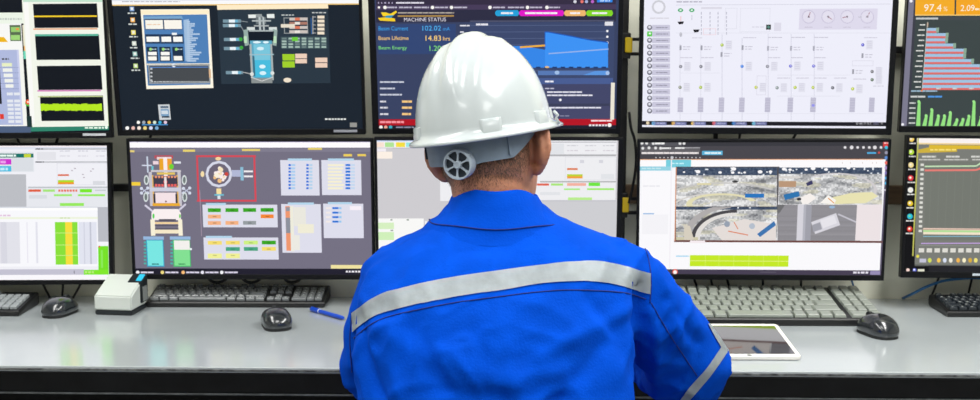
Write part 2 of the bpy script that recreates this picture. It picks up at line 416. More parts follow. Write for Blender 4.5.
S.r(250.5,44,252.5,80,(170,178,178)); S.r(271.2,44,273,80,(170,178,178)); S.c(260.5,48.5,3.6,(215,240,248),1.8); S.c(257,42.2,4,(225,245,250),1.2); S.c(266,42.2,3,(225,245,250),1.2)
S.c(262.5,66.5,3.2,(225,246,252),2); S.c(263,73,3.4,(215,242,250),2); S.r(249.5,54,274,55,(160,190,200)); S.r(253,56,255,76,(60,110,130))
S.c(252,74,2,(220,225,222)); S.c(272.5,73,2,(220,225,222)); S.p([(251.5,78),(272.5,78),(272.5,83),(251.5,83)],(140,146,146)); S.line([(251,77),(262,81),(273,77)],.8,(210,212,210))
S.dash(281.5,294,15,1.1,(200,205,205),2,4); S.dash(312,326,12.6,1.1,(200,205,205),2,4)
S.frame(284,17.5,308,33.5,.8,(150,156,158))
for i in range(4): S.r(289.5,17.6+i*4.2,307.5,20.4+i*4.2,(205,196,190) if i!=1 else (170,120,104)); S.r(295,17.6+i*4.2,300,20.4+i*4.2,(222,120,90) if i in(0,2) else (235,228,220))
S.r(281,24,295,27.5,(232,222,204)); S.r(311,18,311.8,34,(40,100,170))
S.line([(313,16),(313,34)],.7,(190,190,190))
for i in range(5): S.r(317.5,15.6+i*4,324.5,18.4+i*4,(240,226,204)); S.r(313,16.6+i*4,316,17.2+i*4,(190,190,190))
S.r(281,36.6,327,48.6,(64,84,90))
for j in range(4):
    for i in range(7): S.r(282+i*6.6,37.6+j*2.8,286.6+i*6.6,39.4+j*2.8,(165,190,180) if (i*3+j)%4 else (110,130,130))
S.r(292,37,298,41,(110,205,60))
for y0,y1 in ((54,60.4),(61.2,67.4)): S.r(282.6,y0,294.8,y1,(160,208,40))
for y0,y1 in ((53.6,58.2),(58.9,63.2)): S.r(295.4,y0,307,y1,(238,208,188))
for y0,y1 in ((57.6,62.2),(62.9,67.4)): S.r(315.3,y0,327.4,y1,(238,208,188))
S.c(287.5,80,4,(240,226,204),2.4)
S.dash(325,346,119,1.6,(225,228,226),1.5,4); S.r(350,122.5,357,127,(150,150,146))
S.build('dark-desktop monitor, upper row second from left, with a cyan vessel diagram', (.228,.286,-MH/2+.009,.0062,(150,152,162)))

# ---- U3 machine status
S = Screen(Q['U3'], (56,66,98), ins=(.016,.012,.007,.014))
S.r(376,-12,616,4.6,(52,44,66)); S.r(376,4.6,616,9.6,(70,58,88)); S.dash(378,394,2.8,1.6,(170,160,190),1,2,2); S.dash(396,424,2.8,1.6,(220,215,230),5,12,.3)
for x in (379,385,432.5,451.5,490,527.5,547): S.c(x,7.4,1.8 if x>380 else 1.2,(250,248,244))
for a,b in ((387,397),(399,412),(414,429),(435,448),(454,467),(493,505),(508,524),(530,543),(549,560)): S.dash(a,b,7.4,1.5,(190,184,205),3,8,.5)
for x,c1 in ((575,(220,220,230)),(582,(240,120,110)),(586.5,(170,180,220)),(592.5,(190,100,200))): S.c(x,1.6,1.6,c1)
S.r(597,-1,612.5,2.3,(40,130,225)); S.dash(600,610,.8,1,(220,235,250),2,4)
S.r(376,9.6,616,22,(44,44,66))
S.p([(381,12.4),(386,12.3),(390,14),(396,10.6),(397,12.2),(392,16.4),(383,16.2)],(250,212,40)); S.p([(378,18),(388,17),(395,18.6),(395.4,21.4),(391,21.2),(380,20.6)],(245,205,40)); S.p([(386,15.6),(394,15),(391,18),(385,17.6)],(40,150,190))
S.dash(398,454,12.8,1.3,(180,170,160),4,9,.5); S.r(397.6,15.2,454,16.7,(176,140,76)); S.text(404,446,17.6,21.4,'MACHINE STATUS',(225,222,235))
S.r(378,24,456,54,(50,70,116))
S.text(378.6,408,26.3,30.4,'Beam Current',(60,165,240)); S.text(378.6,408.5,36,40,'Beam Lifetime',(250,205,120)); S.text(378.8,407,46,50.4,'Beam Energy',(130,225,120))
S.text(422.5,441,25.7,30.6,'102.02',(80,180,245)); S.text(443,450,27,30.6,'mA',(60,150,225))
S.text(425.6,441,35.5,40.8,'14.83',(255,214,120)); S.text(443,450,36.4,40.6,'hrs',(250,205,120))
S.text(429.6,441,45.6,50.8,'1.20',(135,230,120)); S.text(443,450,46.6,50.6,'GeV',(130,225,120))
S.dash(460,474,25.6,1.4,(225,225,235),3,7,.4); S.dash(460,464,32,1.4,(225,225,235),3,4)
for y,x1 in ((82,404),(88.4,395),(94.6,402)): S.dash(380,x1,y,1.6,(200,205,220),3,8,.4)
for y,x1 in ((101.5,386),(107.6,388),(114,389)): S.dash(380,x1,y,1.8,(215,215,225),3,5,.4); S.dash(402,412 if y!=114 else 411,y,2.2,(245,200,130),4,6,.4)
S.r(377,119,616,125.2,(180,18,34)); S.dash(380,404,122,2.2,(245,150,160),4,7,.5)
S.r(377,125.2,616,129.5,(30,32,46))
for i,c1 in enumerate(((250,245,240),(240,170,150),(60,170,190))): S.c(381+i*4.8,127.2,1.8,c1)
S.dash(396,414,127.2,1.2,(150,150,175),4,9)
for a,b,c1 in ((495,519,(34,160,216)),(519,564,(226,20,200)),(564,586,(240,184,110)),(586,613,(130,214,34))):
    S.r(a+2,10.2,b-1,16,c1); S.c(a+3,13.1,3,c1); S.c(b-3,13.1,3,c1); S.dash(a+6,b-6,13.1,1.8,(245,240,245),5,12,.4)
S.r(470,22,614,78,(60,72,108)); S.r(470,20.2,614,21.6,(80,84,110))
for i in range(8): S.r(470,25+i*6.5,606,25.6+i*6.5,(84,98,136))
S.dash(476,488,24.4,2,(225,225,235),4,8,.4); S.r(604.8,21.6,613,25.6,(225,225,232))
for y in (31,36.7,42.6): S.c(607.3,y,1.2,(240,240,245))
S.p([(480,46),(522,46),(545,49.6),(545,67.6),(480,67.6)],(52,134,232)); S.p([(545,32.2),(548,32),(570,36),(590,40),(608,42.4),(608,67.6),(545,67.6)],(60,146,244))
S.line([(545,32),(548,32),(570,36),(590,40),(608,42.4)],1,(30,90,190)); S.line([(545,49),(545,32)],.8,(30,90,190)); S.line([(520,47.2),(545,45.4)],1.8,(240,176,60)); S.line([(548.5,53.6),(575,51.6),(608.5,49)],1.2,(150,180,235))
for i in range(9): S.r(536+i*8.2,66.6,540.5+i*8.2,68.6,(34,60,110)); 
S.c(547,67,2.2,(235,190,120),1)
S.r(538,70.6,609,75,(86,120,180)); S.p([(583,75),(609,75),(609,70.6),(595,71)],(90,150,225)); S.c(557,72.5,2.4,(160,190,230),2); S.c(607.5,73,2,(170,195,235),2)
S.r(500,78,613,84,(72,92,146)); S.dash(545,553.5,81.4,1.8,(235,235,245),4,6,.4); S.r(500,84,613,103.5,(66,70,104)); S.r(500,103.5,613,106,(58,62,88)); S.r(500,106,613,118.6,(70,72,106))
S.dash(545,554,88.4,1.2,(190,190,210)); S.dash(547,582,92,1.5,(225,225,238),4,9,.4); S.dash(547,592.5,95.2,1.5,(225,225,238),4,9,.4); S.c(560.3,99.8,1.4,(240,240,246)); S.dash(548,601.5,107.6,1.5,(225,225,238),4,9,.4); S.dash(550,570,115.8,1,(140,140,170))
S.r(610.6,82.6,614.4,119.6,(236,230,214)); S.dash(591,612,120.6,1.6,(250,220,225),4,8,.4); S.dash(589,607,125.2,1.8,(235,235,240),1.5,3); S.c(609.5,125,2,(250,248,244))
S.build('dark blue monitor behind the white hard hat, upper row, with a bright blue area graph')

# ---- U4
S = Screen(Q['U4'], (238,238,250), ins=(.011,.014,.007,.016))
S.c(658.7,7,7,(206,206,214)); S.c(658.7,7,5,(240,240,250)); S.dash(650,669,18.2,1.2,(216,214,224),3,8,.4); S.dash(676.5,702,1.8,1.6,(190,188,202),2,6)
S.r(676,4.2,890,4.8,(212,212,226)); 
for i in range(14):
    y = 27.3+i*6.42; S.r(652+i*.02,y-2.4,670,y+2.9,(202,200,220)); S.dash(656,668,y+.3,1,(150,148,168),2,6,.5)
    S.c(649.6,y+.2,2.6,(110,110,124)); S.c(649.6,y-.2,1.4,(225,225,235) if i!=1 else (235,255,235))
S.r(647.2,31.4,652,36.4,(80,206,60)); S.r(648.8,32.6,650.8,34.4,(240,255,240))
for x in (680.5,691.8): S.c(x,10.2,2.7,(70,170,110),2); S.r(x-1,9.4,x+1,11,(230,250,235))
S.p([(677.5,21.6),(684,21.4),(683,24),(679,24.4)],(30,28,34)); S.p([(693,29.6),(699.6,29.4),(698.4,32),(694.4,32.6)],(30,28,34)); S.r(680.4,16,681.2,21,(240,190,190)); S.r(691.5,15,692.2,20,(190,190,205)); S.c(680.8,34.5,1.4,(190,190,200),2.4)
for x in (701.3,710,718,726.5):
    for y in range(12,34,4): S.r(x-.4,y,x+.4,y+2.6,(176,176,192))
S.r(701,7,722,9,(220,218,230)); S.frame(725,8,737,29,.5,(222,222,234)); S.frame(740,8,770,32,.5,(224,224,236)); S.dash(752,764,27,1,(214,212,226))
S.frame(703,28.4,716,35,.6,(240,214,222)); S.dash(692,703,37.8,1,(214,212,224),3,6)
S.line([(680,44),(680,120)],.5,(212,212,226)); S.line([(700.8,44),(700.8,120)],.5,(212,212,226)); S.line([(722,34),(722,120)],.6,(206,206,222)); S.line([(742,38),(742,120)],.6,(206,206,222))
S.line([(676,33),(890,33)],.4,(220,220,232)); S.line([(680,73),(720,73)],.4,(222,222,234))
def gauge(x, y, kind):
    if kind == 'v': S.r(x-1,y-2.4,x+1,y+2.4,(160,160,172)); S.dash(x+2.5,x+10,y-1,.9,(200,198,212)); S.dash(x+2.5,x+9,y+1.5,.9,(200,198,212))
    elif kind == 'b': S.r(x+3.5,y-4.5,x+10,y+4.5,(226,226,238)); [S.r(x+4,y-4+k*2,x+9,y-3.3+k*2,(212,210,226)) for k in range(4)]
def dot(x, y, c1): S.c(x,y,1.7,c1); S.c(x-.3,y-.3,.7,tuple(min(255,v+60) for v in c1))
for x,y in ((680.5,47.8),(701.5,47.8),(721.5,54.5),(742.5,47.6),(768,48.3),(791,48.3),(813.8,48.3),(862.4,55.6),(853,71.6)): gauge(x,y,'v')
for x,y,c1 in ((680.6,66.5,(130,130,140)),(700.9,66.5,(130,130,140)),(742,66.3,(80,130,220)),(767.5,66.4,(120,120,130)),(790.5,66,(110,110,210)),(813.6,66,(110,110,210)),(872,71.5,(120,120,125)),(872,79.7,(110,125,110)),
    (722,45,(170,190,90)),(680,87.3,(140,145,130)),(700.6,87.3,(170,190,90)),(756,87.3,(180,190,70)),(777,87.7,(140,150,150)),(795,87.4,(180,195,90)),(813,87.4,(180,195,90)),(832.5,87.7,(110,110,120)),(852.5,88.8,(185,200,90)),(862.6,44.8,(110,110,200))):
    dot(x,y,c1); gauge(x,y,'b')
S.r(766,24.6,770.8,29.6,(52,56,56)); S.c(768.4,27,1.4,(90,140,130)); S.r(774,22.6,781,31,(222,220,234))
for x in (768,791,814): S.line([(x,34),(x,120)],.5,(206,206,222)); S.dash(x,x+14,37.4,.9,(200,198,212),3,7,.4); S.dash(x,x+12,57.6,.9,(204,202,216),3,7,.4)
for x,y in ((743,37.6),(680,57.6),(701,57.6),(864,37.6),(777,78),(796,78),(814,78),(834,78),(853,79)): S.dash(x,x+13,y,.9,(206,204,218),3,6,.4)
S.frame(852,60.5,873,66,.4,(214,212,226)); S.frame(756.5,75.6,766,95,.4,(214,212,226)); S.line([(777,75),(850,75)],.4,(220,220,232)); S.line([(777,96),(840,96)],.4,(220,220,232)); S.dash(873,884,86,.9,(210,208,222))
for x in (680.2,700.4,721.2,741.6,767.4,790,812.8,852,871.4):
    S.r(x-2.6,97.5,x+2.8,112,(190,188,208)); [S.r(x-2.6,98.6+k*2.6,x+2.8,99+k*2.6,(212,210,226)) for k in range(5)]
S.r(811.6,104,814.5,106.6,(150,150,235)); S.line([(676,113.5),(884,113.5)],.4,(224,224,236))
S.r(799,8.6,877,29.5,(222,218,236))
for x,a in ((808.5,-70),(828,35),(847,170),(867,-60)):
    S.ring(x,16.8,6,6.8,(196,190,212)); S.c(x,16.8,5.6,(230,226,240)); S.line([(x,16.8),(x+5*math.cos(R(a)),16.8+5*math.sin(R(a)))],1,(150,70,90)); S.c(x,16.8,1.2,(50,40,50)); S.dash(x-4,x+4,27.2,1,(196,190,208),3,5,.4)
S.dash(858,862,17,.8,(180,180,190))
S.r(640,121.5,890,125.5,(26,24,32)); S.c(647.8,122.8,1.8,(250,230,190))
for x,c1 in ((653.4,(120,190,240)),(673.3,(240,190,90)),(692.8,(250,210,110)),(713.8,(240,110,120)),(733.6,(60,150,230)),(753.6,(120,200,230))):
    S.r(x,121.8,x+13,125.2,(130,136,190)); S.c(x,123.2,1.9,c1); S.dash(x+3,x+11.5,123.2,1.4,(190,195,230),3,6,.4)
S.dash(856,871,123.3,2,(235,235,240),2,3.4); S.r(873,121.8,878.6,124.8,(190,190,225)); S.c(881.6,123.3,1.2,(240,240,244))
S.build('white-screened monitor in the upper row right of the hard hat, showing four small dials')

# ---- U5
S = Screen(Q['U5'], (60,70,70), ins=(.004,.007,.007,.016))
S.p([(907,-14),(915,-14),(906.4,127),(899.4,127)],(124,122,142)); S.c(911,1,1.6,(240,240,245)); S.c(902.6,124.4,1.4,(240,240,245)); S.p([(915,-14),(917.5,-14),(909,127),(906.4,127)],(60,62,72))
S.p([(915.8,-10),(954.6,-10),(954.4,15.6),(915,15.6)],(244,172,36)); S.p([(956.4,-10),(1010,-10),(1010,15.6),(956,15.6)],(244,166,32)); S.r(915,14.6,1010,15.6,(250,206,120)); 
S.text(924,941.5,4.2,11.4,'97.4',(255,246,225)); S.text(943.5,947.5,6.6,11,'%',(255,236,200)); S.text(960.6,974.5,5,11,'2.09',(255,246,225)); S.dash(975,990,9.2,2,(255,236,200),2,4)
S.r(914.5,17,1160,20,(66,72,76)); S.r(916,17.6,938,19.4,(196,200,200))
ends = (928,937.5,947,946.5,954.5,965,964.6,972.5,981,982,986,990,994)
for i in range(13):
    y = 24.8+i*5.18; x0 = 926.8-i*.38
    S.dash(x0-7-(i%3),x0-1.6,y,1.3,(214,216,212),2,5,.3)
    if i: S.r(x0,y-2,ends[i],y+.9,(160,196,226)); S.r(x0,y+.9,ends[i]-.6,y+3,(222,112,108)); S.r(ends[i]-1.5,y-2.4,ends[i]+1.4,y+2.6,(140,170,150))
    else: S.r(x0,y-2,x0+1.4,y+2,(190,150,120))
S.line([(927.6,22),(922,89)],.6,(190,190,180))
for x in (938,954.5,971): S.dash(x-2,x+2.4,88.4,1.6,(206,208,204),3,5,.3)
S.dash(911,937,91,1.6,(150,180,200),4,10,.4); S.c(921.6,90.6,1,(240,130,60)); S.dash(910.5,926,96.6,1.8,(205,208,206),5,10,.4); S.dash(927.8,942.5,96.6,1.8,(80,150,225),4,8,.4)
for i in range(6): S.dash(909.4-i*.2,915.4-i*.1,103+i*5,1.4,(205,208,206),3,6,.3)
for i,h in enumerate((26.5,12.5,18.5,12.3,12.4,15.6,8.4,8.8,12,26.5,11,15,9,20)):
    x = 915.6+i*6.1; S.p([(x+2.4-h*.08+2,128-h),(x+5-h*.08+2,128-h),(x+4.4,128),(x+.2,128)],(150,226,130)); S.c(x+5.3-h*.08-.1,128-h,1.4,(160,232,140))
S.build('monitor at the far right of the upper row with orange tiles over bar charts')

# ---- L0
S = Screen(Q['L0'], (240,240,246), ins=(.007,.010,.008,.012))
S.r(-140,144,109,148,(250,242,244)); S.r(-140,147,109,149.4,(225,228,240)); S.r(-140,152,34,172,(226,230,236))
S.r(-40,153.6,33.5,157.6,(18,112,102)); S.dash(0,16,155.6,2,(235,250,245),3,8,.5); S.r(24,154,31,157.4,(200,214,60))
S.r(-40,159,11.4,164.6,(206,50,206)); S.dash(-6,6,162,2.6,(235,160,235),4,7); S.r(-40,166,11.4,171.6,(80,190,225)); S.dash(-6,8,169,2.6,(190,235,250),4,7); S.r(12,158,33,171,(218,222,228))
S.r(-140,174.4,26.4,207,(188,190,196))
S.r(35,148.4,108,149.6,(176,178,186)); S.r(35,161.4,108,162.6,(182,184,190)); S.r(28,186.6,108,188,(190,194,200)); S.r(26.4,188,108,207,(230,232,238))
S.frame(57,163,108,185,.5,(222,222,232)); S.dash(36,43,149,1.2,(90,90,100),4,6); S.dash(36,44,162,1.2,(90,90,100),4,6)
S.r(37,152,56,160,(228,228,234))
for x in (60,78,96): S.dash(x,x+10,151,.9,(200,200,212)); S.dash(x,x+10,156,.9,(214,212,222))
for x,y in ((71,170),(74,168),(90,170.6),(92,168.4),(82,174),(83,177)): S.r(x,y,x+2,y+1,(184,176,186))
S.r(58,174.2,69,176,(222,110,76)); S.r(58,180,74,182.2,(176,220,40)); S.r(58,182.2,74,184.2,(240,150,30)); S.r(93,181,105,185,(216,218,224))
S.r(28.5,189.4,41,191.8,(226,96,66)); S.r(43,189.4,55,191.8,(166,230,120)); S.dash(58.4,78,190.6,2.2,(236,110,90),2,2.2,.7); S.r(80,189,92,192.4,(120,232,40)); S.r(95,189.6,106,191,(200,206,210))
S.r(54,194.2,72,196.2,(160,236,110)); S.r(78,194.2,105,196.2,(150,236,90)); S.r(60,203,84,206,(150,234,90)); S.r(29,195,47,198.6,(216,220,226))
S.r(-140,207,98,266.6,(248,248,252)); S.r(-140,206.8,98,208,(216,220,228)); S.r(-140,208,98,210.5,(255,255,255)); S.dash(0,12,215.5,1.6,(226,196,222),2,5); S.r(0,217,98,219,(238,244,222)); S.dash(60,70,218,1,(200,222,160))
S.r(-2,222,20,263.5,(226,226,234)); S.r(1,222,7,263.5,(216,216,226)); S.r(27,222,28,263,(232,230,240)); S.r(36,222,38,263,(226,226,236)); 
S.r(55.4,222,78,264.6,(136,224,56)); S.r(65.6,222,72.6,264.6,(248,222,60)); 
for y in (232.6,244.6,255): S.r(55.4,y,78,y+.7,(200,240,130))
S.r(79,222,97,264,(226,228,240)); S.r(90,222,91.6,264,(196,198,212)); S.r(84,222,85,264,(208,210,224))
S.r(98,207,108.6,241.6,(186,188,196)); S.r(98,241.6,108.6,246,(244,244,250)); S.r(98.4,246,108.6,275,(118,226,34)); S.c(99.5,246.6,.9,(230,60,60)); S.r(101,250,103,268,(140,234,90))
S.r(-140,269.4,84,275,(196,194,210)); S.r(84,269.8,108.6,275,(128,232,40)); S.dash(85,95,272.2,2,(190,236,130),2,3); S.r(-140,275,110,280,(250,248,252)); S.r(74,270.5,74.6,273.5,(80,80,90))
S.build('bright white monitor at the far left of the lower row with green table column')

# ---- L1
S = Screen(Q['L1'], (116,112,130), ins=(.008,.007,.008,.013))
S.r(125,139,375,142.6,(150,140,180)); S.dash(132,146,142.4,1.2,(200,196,220),3,6); S.r(125,142.2,375,147.6,(255,252,255)); S.r(125,148.2,375,151.8,(128,124,142)); S.dash(360,372,140.6,1.2,(230,228,240),1.5,3)
S.r(130,150.2,134.5,152.2,(230,208,120)); S.r(183,149.6,195,151.8,(232,210,110)); S.r(242,148.9,260,151,(228,206,110)); S.r(308,147.8,322,149.8,(230,208,110)); S.r(343.5,154,352,156.4,(238,206,90)); S.r(357.5,154,366,156.2,(238,206,90))
S.r(131,182,140.5,185.6,(244,206,60))
# left apparatus
S.frame(154.6,155.4,173,158.4,1.1,(200,70,80)); S.r(157,157,171.5,159.6,(238,214,214)); S.r(159.4,158.6,165,170,(236,166,40)); S.r(166.6,158.6,172,170,(240,158,50)); S.r(163.6,157.5,167.4,176,(250,238,238)); S.c(171.5,166.6,2.4,(110,210,50),2.8)
S.r(153,161,158.6,164.4,(238,214,222)); S.r(174,161.4,181,163.6,(224,226,236)); S.r(146.8,156.4,148.4,172.4,(200,210,226)); S.r(142,164.8,152,166,(214,220,236)); S.r(151.6,166,153.6,172,(110,200,210))
S.r(149.4,172,152.6,206,(200,196,206)); S.r(178.2,172,181.4,206,(200,196,206)); S.r(151,170,181,172,(206,200,206)); S.r(152.6,175,154,204,(228,180,90)); S.r(177,175,178.4,204,(228,180,90)); S.r(157,172.4,175,174.6,(228,196,96))
S.r(153.4,176.6,177.6,186,(66,62,78)); 
for i in range(7): S.r(155+i*3.2,184,157.4+i*3.2,186.6,(236,100,96)); S.r(155+i*3.2,175.8,157+i*3.2,178,(240,150,110))
S.c(165.6,190,3.4,(220,60,60),1.6); S.c(165.5,182,2,(240,70,70)); S.r(164.4,177,166.8,190,(240,226,226))
S.r(150,187.5,181,191.4,(206,206,222)); S.r(155.4,192.6,176,203,(244,226,230)); S.r(153.6,194,155.6,203,(60,56,66)); S.r(175.6,194,177.6,203,(60,56,66)); S.r(152.6,203.2,180,206,(236,172,50)); S.c(166,201.4,.9,(120,80,80))
for cx in (144.6,186.6):
    for k in range(8): S.line([(cx-4.4,187.4+k*.35),(cx-4.4,187.4+k*.35)],.1,(220,220,235))
    S.c(cx-3,188.4,1.6,(214,220,236)); S.c(cx+3.2,188,1.6,(214,220,236)); S.c(cx-3,193,1.6,(214,220,236)); S.c(cx+3.2,193,1.6,(214,220,236)); S.line([(cx-3,188.4),(cx+3,193)],.9,(200,206,226)); S.line([(cx+3,188.2),(cx-3,193)],.9,(200,206,226))
for x,y in ((146.5,180),(146,197),(184.4,180),(184.8,197)): S.c(x,y,2.6,(214,222,222),5); S.c(x,y,1.4,(110,120,120),3.4)
S.line([(145,205),(153,211.5)],2,(210,206,224)); S.line([(186,204),(178,211)],2,(210,206,224))
S.p([(154,209),(178,209),(181,213),(181,220),(151.6,220),(151.6,213)],(250,240,240)); S.c(153.6,216,1.1,(90,210,90),2.6); S.c(180,216,.9,(120,210,100),2.2)
S.r(150.8,219.4,155.2,235.6,(248,240,216)); S.r(178.4,219.4,182.6,235.6,(248,240,216)); S.r(155,222,178.6,224,(246,214,160)); S.r(155,225,178.6,225.8,(80,76,90)); S.r(155,228.2,178.6,229.4,(90,86,98)); S.r(155,229.6,178.6,233.4,(246,232,200)); S.r(159,219,176,221.2,(90,86,98))
for x0,x1,k in ((144,164,0),(170.6,190.6,1)):
    S.r(x0-.6,236.4,x1,239.6,(150,184,222)); S.r(x0+2.6,239.8,x1,266.6,(46,158,200) if not k else (70,190,110)); S.r(x0+3.6,240.4,x1-.8,265.6,(120,230,226) if not k else (130,224,146))
    if k: S.r(x0+3.6,240.4,x1-.8,249.6,(244,240,236)); S.c(191,249,1.1,(240,250,255))
    for j in range(7): S.r(x0,241.5+j*3.5,x0+2.4,243.2+j*3.5,(70,180,170))
    S.dash(x0+8,x0+15,264,1.2,(40,120,120) if not k else (60,150,90),3,6,.3)
# red framed view
S.frame(197,155.2,256,201.6,1.9,(214,72,86)); S.c(219,174,13.4,(214,216,232)); S.c(219,174,10.8,(108,100,118)); 
for i in range(26):
    a = random.uniform(0,2*PI); rr = random.uniform(0,7.4); S.c(219+rr*math.cos(a),174+rr*math.sin(a),random.uniform(1.4,2.8),random.choice(((250,240,220),(244,226,190),(240,190,130),(250,236,236))),n=7)
S.c(226.6,174,2,(206,70,60)); S.r(232,170,241,176.6,(178,184,214)); S.r(240.6,167,243.6,180.4,(140,190,214)); S.r(244,170.4,253,172.2,(240,236,240)); S.r(244,175.4,253,177.2,(240,236,240))
S.c(218.4,158.6,3,(246,214,160),1.8); S.c(202.6,174,1.9,(246,222,170),3); S.r(216.6,188.4,221.4,194,(246,222,160)); S.r(214.6,194,224,195.6,(110,190,210)); S.r(217.6,195.6,220.6,199,(220,230,236))
def panel(x0,y0,x1,y1,tab=None):
    S.r(x0,y0,x1,y1,(222,222,236))
    if tab: S.r(tab[0],y0-1.6,tab[1],y0+.6,(180,214,236))
panel(203,204.6,277.6,227.2,(206,226)); panel(204,237.4,278.6,259.4,(206,232)); 
GC = {'g':(58,166,30),'o':(246,178,130),'x':(150,156,160),'O':(246,134,50),'y':(246,222,110),'Y':(240,240,150),'t':(70,166,130),'l':(206,240,130)}
for j,row in enumerate(('gggg','o..O','oox.')):
    for i,ch in enumerate(row):
        if ch in GC: S.r(208+i*17.6,208.2+j*6.4-i*.1,221+i*17.6,212+j*6.4-i*.1,GC[ch]); S.r(213+i*17.6,209.6+j*6.4,216.6+i*17.6,210.6+j*6.4,tuple(int(v*.75) for v in GC[ch]))
for j,row in enumerate(('yylg','.tty','YY..')):
    for i,ch in enumerate(row):
        if ch in GC: S.r(208+i*18,240.8+j*6.3-i*.1,222+i*18,244.6+j*6.3+(1 if j==2 else 0)-i*.1,GC[ch]); S.r(213+i*18,242.2+j*6.3,217+i*18,243.2+j*6.3,tuple(int(v*.8) for v in GC[ch]))
panel(280.8,160,319.4,195.4,(288,312)); panel(321.8,160,361.4,195,(328,354)); panel(282,204,321.4,252.6,(288,314)); panel(323.6,203.6,363.6,238,(328,352))
for i in range(8):
    y = 165+i*3.3
    S.r(288.6,y-1,291,y+1,(50,116,220)); S.r(306.4,y-1,308.8,y+1,(50,116,220)); S.r(291.4,y-1,295.4,y+1,(170,206,240)); S.r(309.4,y-1,312.6,y+1,(180,210,236))
    S.r(328,y-.9,344-(i%3),y+1.1,(246,240,210)); S.r(345.6,y-1,350.4,y+1,(40,120,220)); S.r(351,y-1,355,y+1,(196,216,240))
S.r(286,206,290.6,250.6,(240,150,110)); S.r(286,207,290.6,211,(150,150,160)); S.r(286,217.6,290.6,233,(140,144,156)); S.r(290.6,206,294,251,(238,236,220)); S.r(294,207,306,226,(234,232,222)); S.r(298,224,314,233,(240,236,214)); S.r(291,235,300,250,(236,234,226))
for i in range(4): S.r(332.5,207+i*4.5,338.6,209+i*4.5,(50,120,220)); S.r(339,207+i*4.5,341.6,209+i*4.5,(150,200,240)); S.r(326,207+i*4.5,331,209+i*4.5,(240,232,230))
S.r(350,206,361.4,210,(248,240,248)); S.r(331,264.8,366,268.4,(240,226,160)); S.r(200.6,190,201.2,236,(170,150,170))
S.r(125,268.4,376,275,(30,28,44))
for x,c1 in ((138,(240,240,245)),(162.6,(240,220,130)),(183.4,(250,190,120)),(202.6,(230,228,240)),(222,(240,240,245))): S.c(x,272.2,1.8,c1); S.dash(x+3,x+16,272.2,1.6,(220,215,235),3,7,.4)
S.dash(346,362,271.4,1.8,(235,232,240),1.5,3); 
S.build('grey-purple monitor in the lower row, second from the left, with a red square diagram')

# ---- L3
S = Screen(Q['L3'], (206,204,208), ins=(.007,.013,.007,.014))
S.r(375,138,616,141.6,(198,214,246)); S.r(375,141.6,616,147.6,(246,242,244)); 
for a,b,c1 in ((375,384,(250,226,210)),(385,394,(176,228,150)),(396,405,(244,222,60)),(406,416,(150,230,226))): S.r(a,142.4,b,147,c1)
S.r(375,148.4,386,151.4,(244,238,244)); S.r(377,151.6,392.4,158.6,(252,240,228)); S.r(392.4,147.8,440,148.6,(190,188,196))
S.r(375.4,218.4,424,276,(248,248,246)); S.r(377,222.6,394,229,(214,240,192)); S.r(378,232,394,240,(208,240,186)); 
for x,y in ((390.4,219.8),(406.6,219.8),(390.6,230.4),(391,244.4)): S.dash(x,x+3,y,1.4,(150,160,150),2,3)
S.r(425,221,427,226,(242,242,242)); S.r(388,244,420,270,(242,240,240))
S.r(440,140,616,201,(238,238,241)); S.r(440,137.4,616,140.6,(186,196,216)); S.r(540,154.4,616,156.2,(178,178,182)); S.r(540,141.6,616,142.6,(190,190,196)); S.r(540,181,616,182.4,(180,180,182)); S.r(540,200,616,201.6,(200,200,206))
S.r(547,143.6,564,154,(226,228,232)); S.frame(565,157,616,180,.4,(222,222,228))
for x in (567,585,603): S.dash(x,x+11,145.6,1,(208,208,214)); S.dash(x,x+11,150.6,1,(212,206,214))
for x in (580,599): S.r(x,160,x+4,163,(214,214,222))
S.r(567,168,577.6,170,(224,130,90)); S.r(567,174.2,582.6,176.2,(190,214,50)); S.r(567,176.2,582.6,178.4,(240,160,60)); S.r(601,174,614,179,(226,228,232))
S.r(537,183.4,549,185.6,(226,104,84)); S.r(551,183.4,563,185.6,(170,230,120)); S.r(567,183,586,185.8,(244,176,160)); S.r(588.6,182.6,600,186,(110,230,60)); S.r(564,188.4,580,190,(170,236,130)); S.r(587,188.2,614,190,(160,236,100)); S.r(568,197.4,592,200,(186,238,140)); S.r(540,192,560,195,(226,228,232))
S.r(536,202,616,276,(206,206,210)); S.r(617.2,140,618.4,270,(232,150,80))
S.build('mostly blank grey monitor behind the worker\'s head, lower row')

# ---- L4
S = Screen(Q['L4'], (250,249,252), ins=(.007,.007,.007,.014))
S.r(636,137,892,159.4,(72,70,76)); S.r(636,138,892,146,(58,58,64)); S.r(640,141,682,146,(86,86,92)); S.r(640,147,700,152,(100,98,102)); S.dash(641,650,138.6,1,(190,190,210),6,8)
for x,y in ((642,143.2),(646.6,143.2),(653.2,143.4),(680,143.4),(684,143.4),(660.6,148.2),(642.8,148.2),(649,147.8),(655.6,148)): S.c(x,y,1.5,(225,225,225))
S.dash(655,664.5,143.4,2,(240,240,240),4,8,.3); S.dash(662,671,148.2,1.7,(230,230,230),4,8,.3); S.dash(675,684.6,148,1.7,(230,230,230),4,8,.3); S.dash(685,700,147.8,.9,(170,170,175),4,8,.3)
S.dash(641.6,698.6,153,1.9,(235,228,228),5,9,.3); S.r(702,150.8,722.6,155,(90,176,214)); S.dash(704.6,721,153,1.8,(220,242,250),4,8,.3)
for i in range(12): S.c(656+i*4,157.6,.7 if i!=4 else 1.6,(200,200,205))
S.r(883,140,891,147,(214,62,60)); S.dash(884,889,143,1.4,(250,200,200)); S.r(884,137,892,140,(60,58,64))
for i,x in enumerate((845,851.6,857.6,863.4,869.2,874.8,881)): S.c(x,147.4,1.4 if i not in(1,5) else 1.9,(225,222,225))
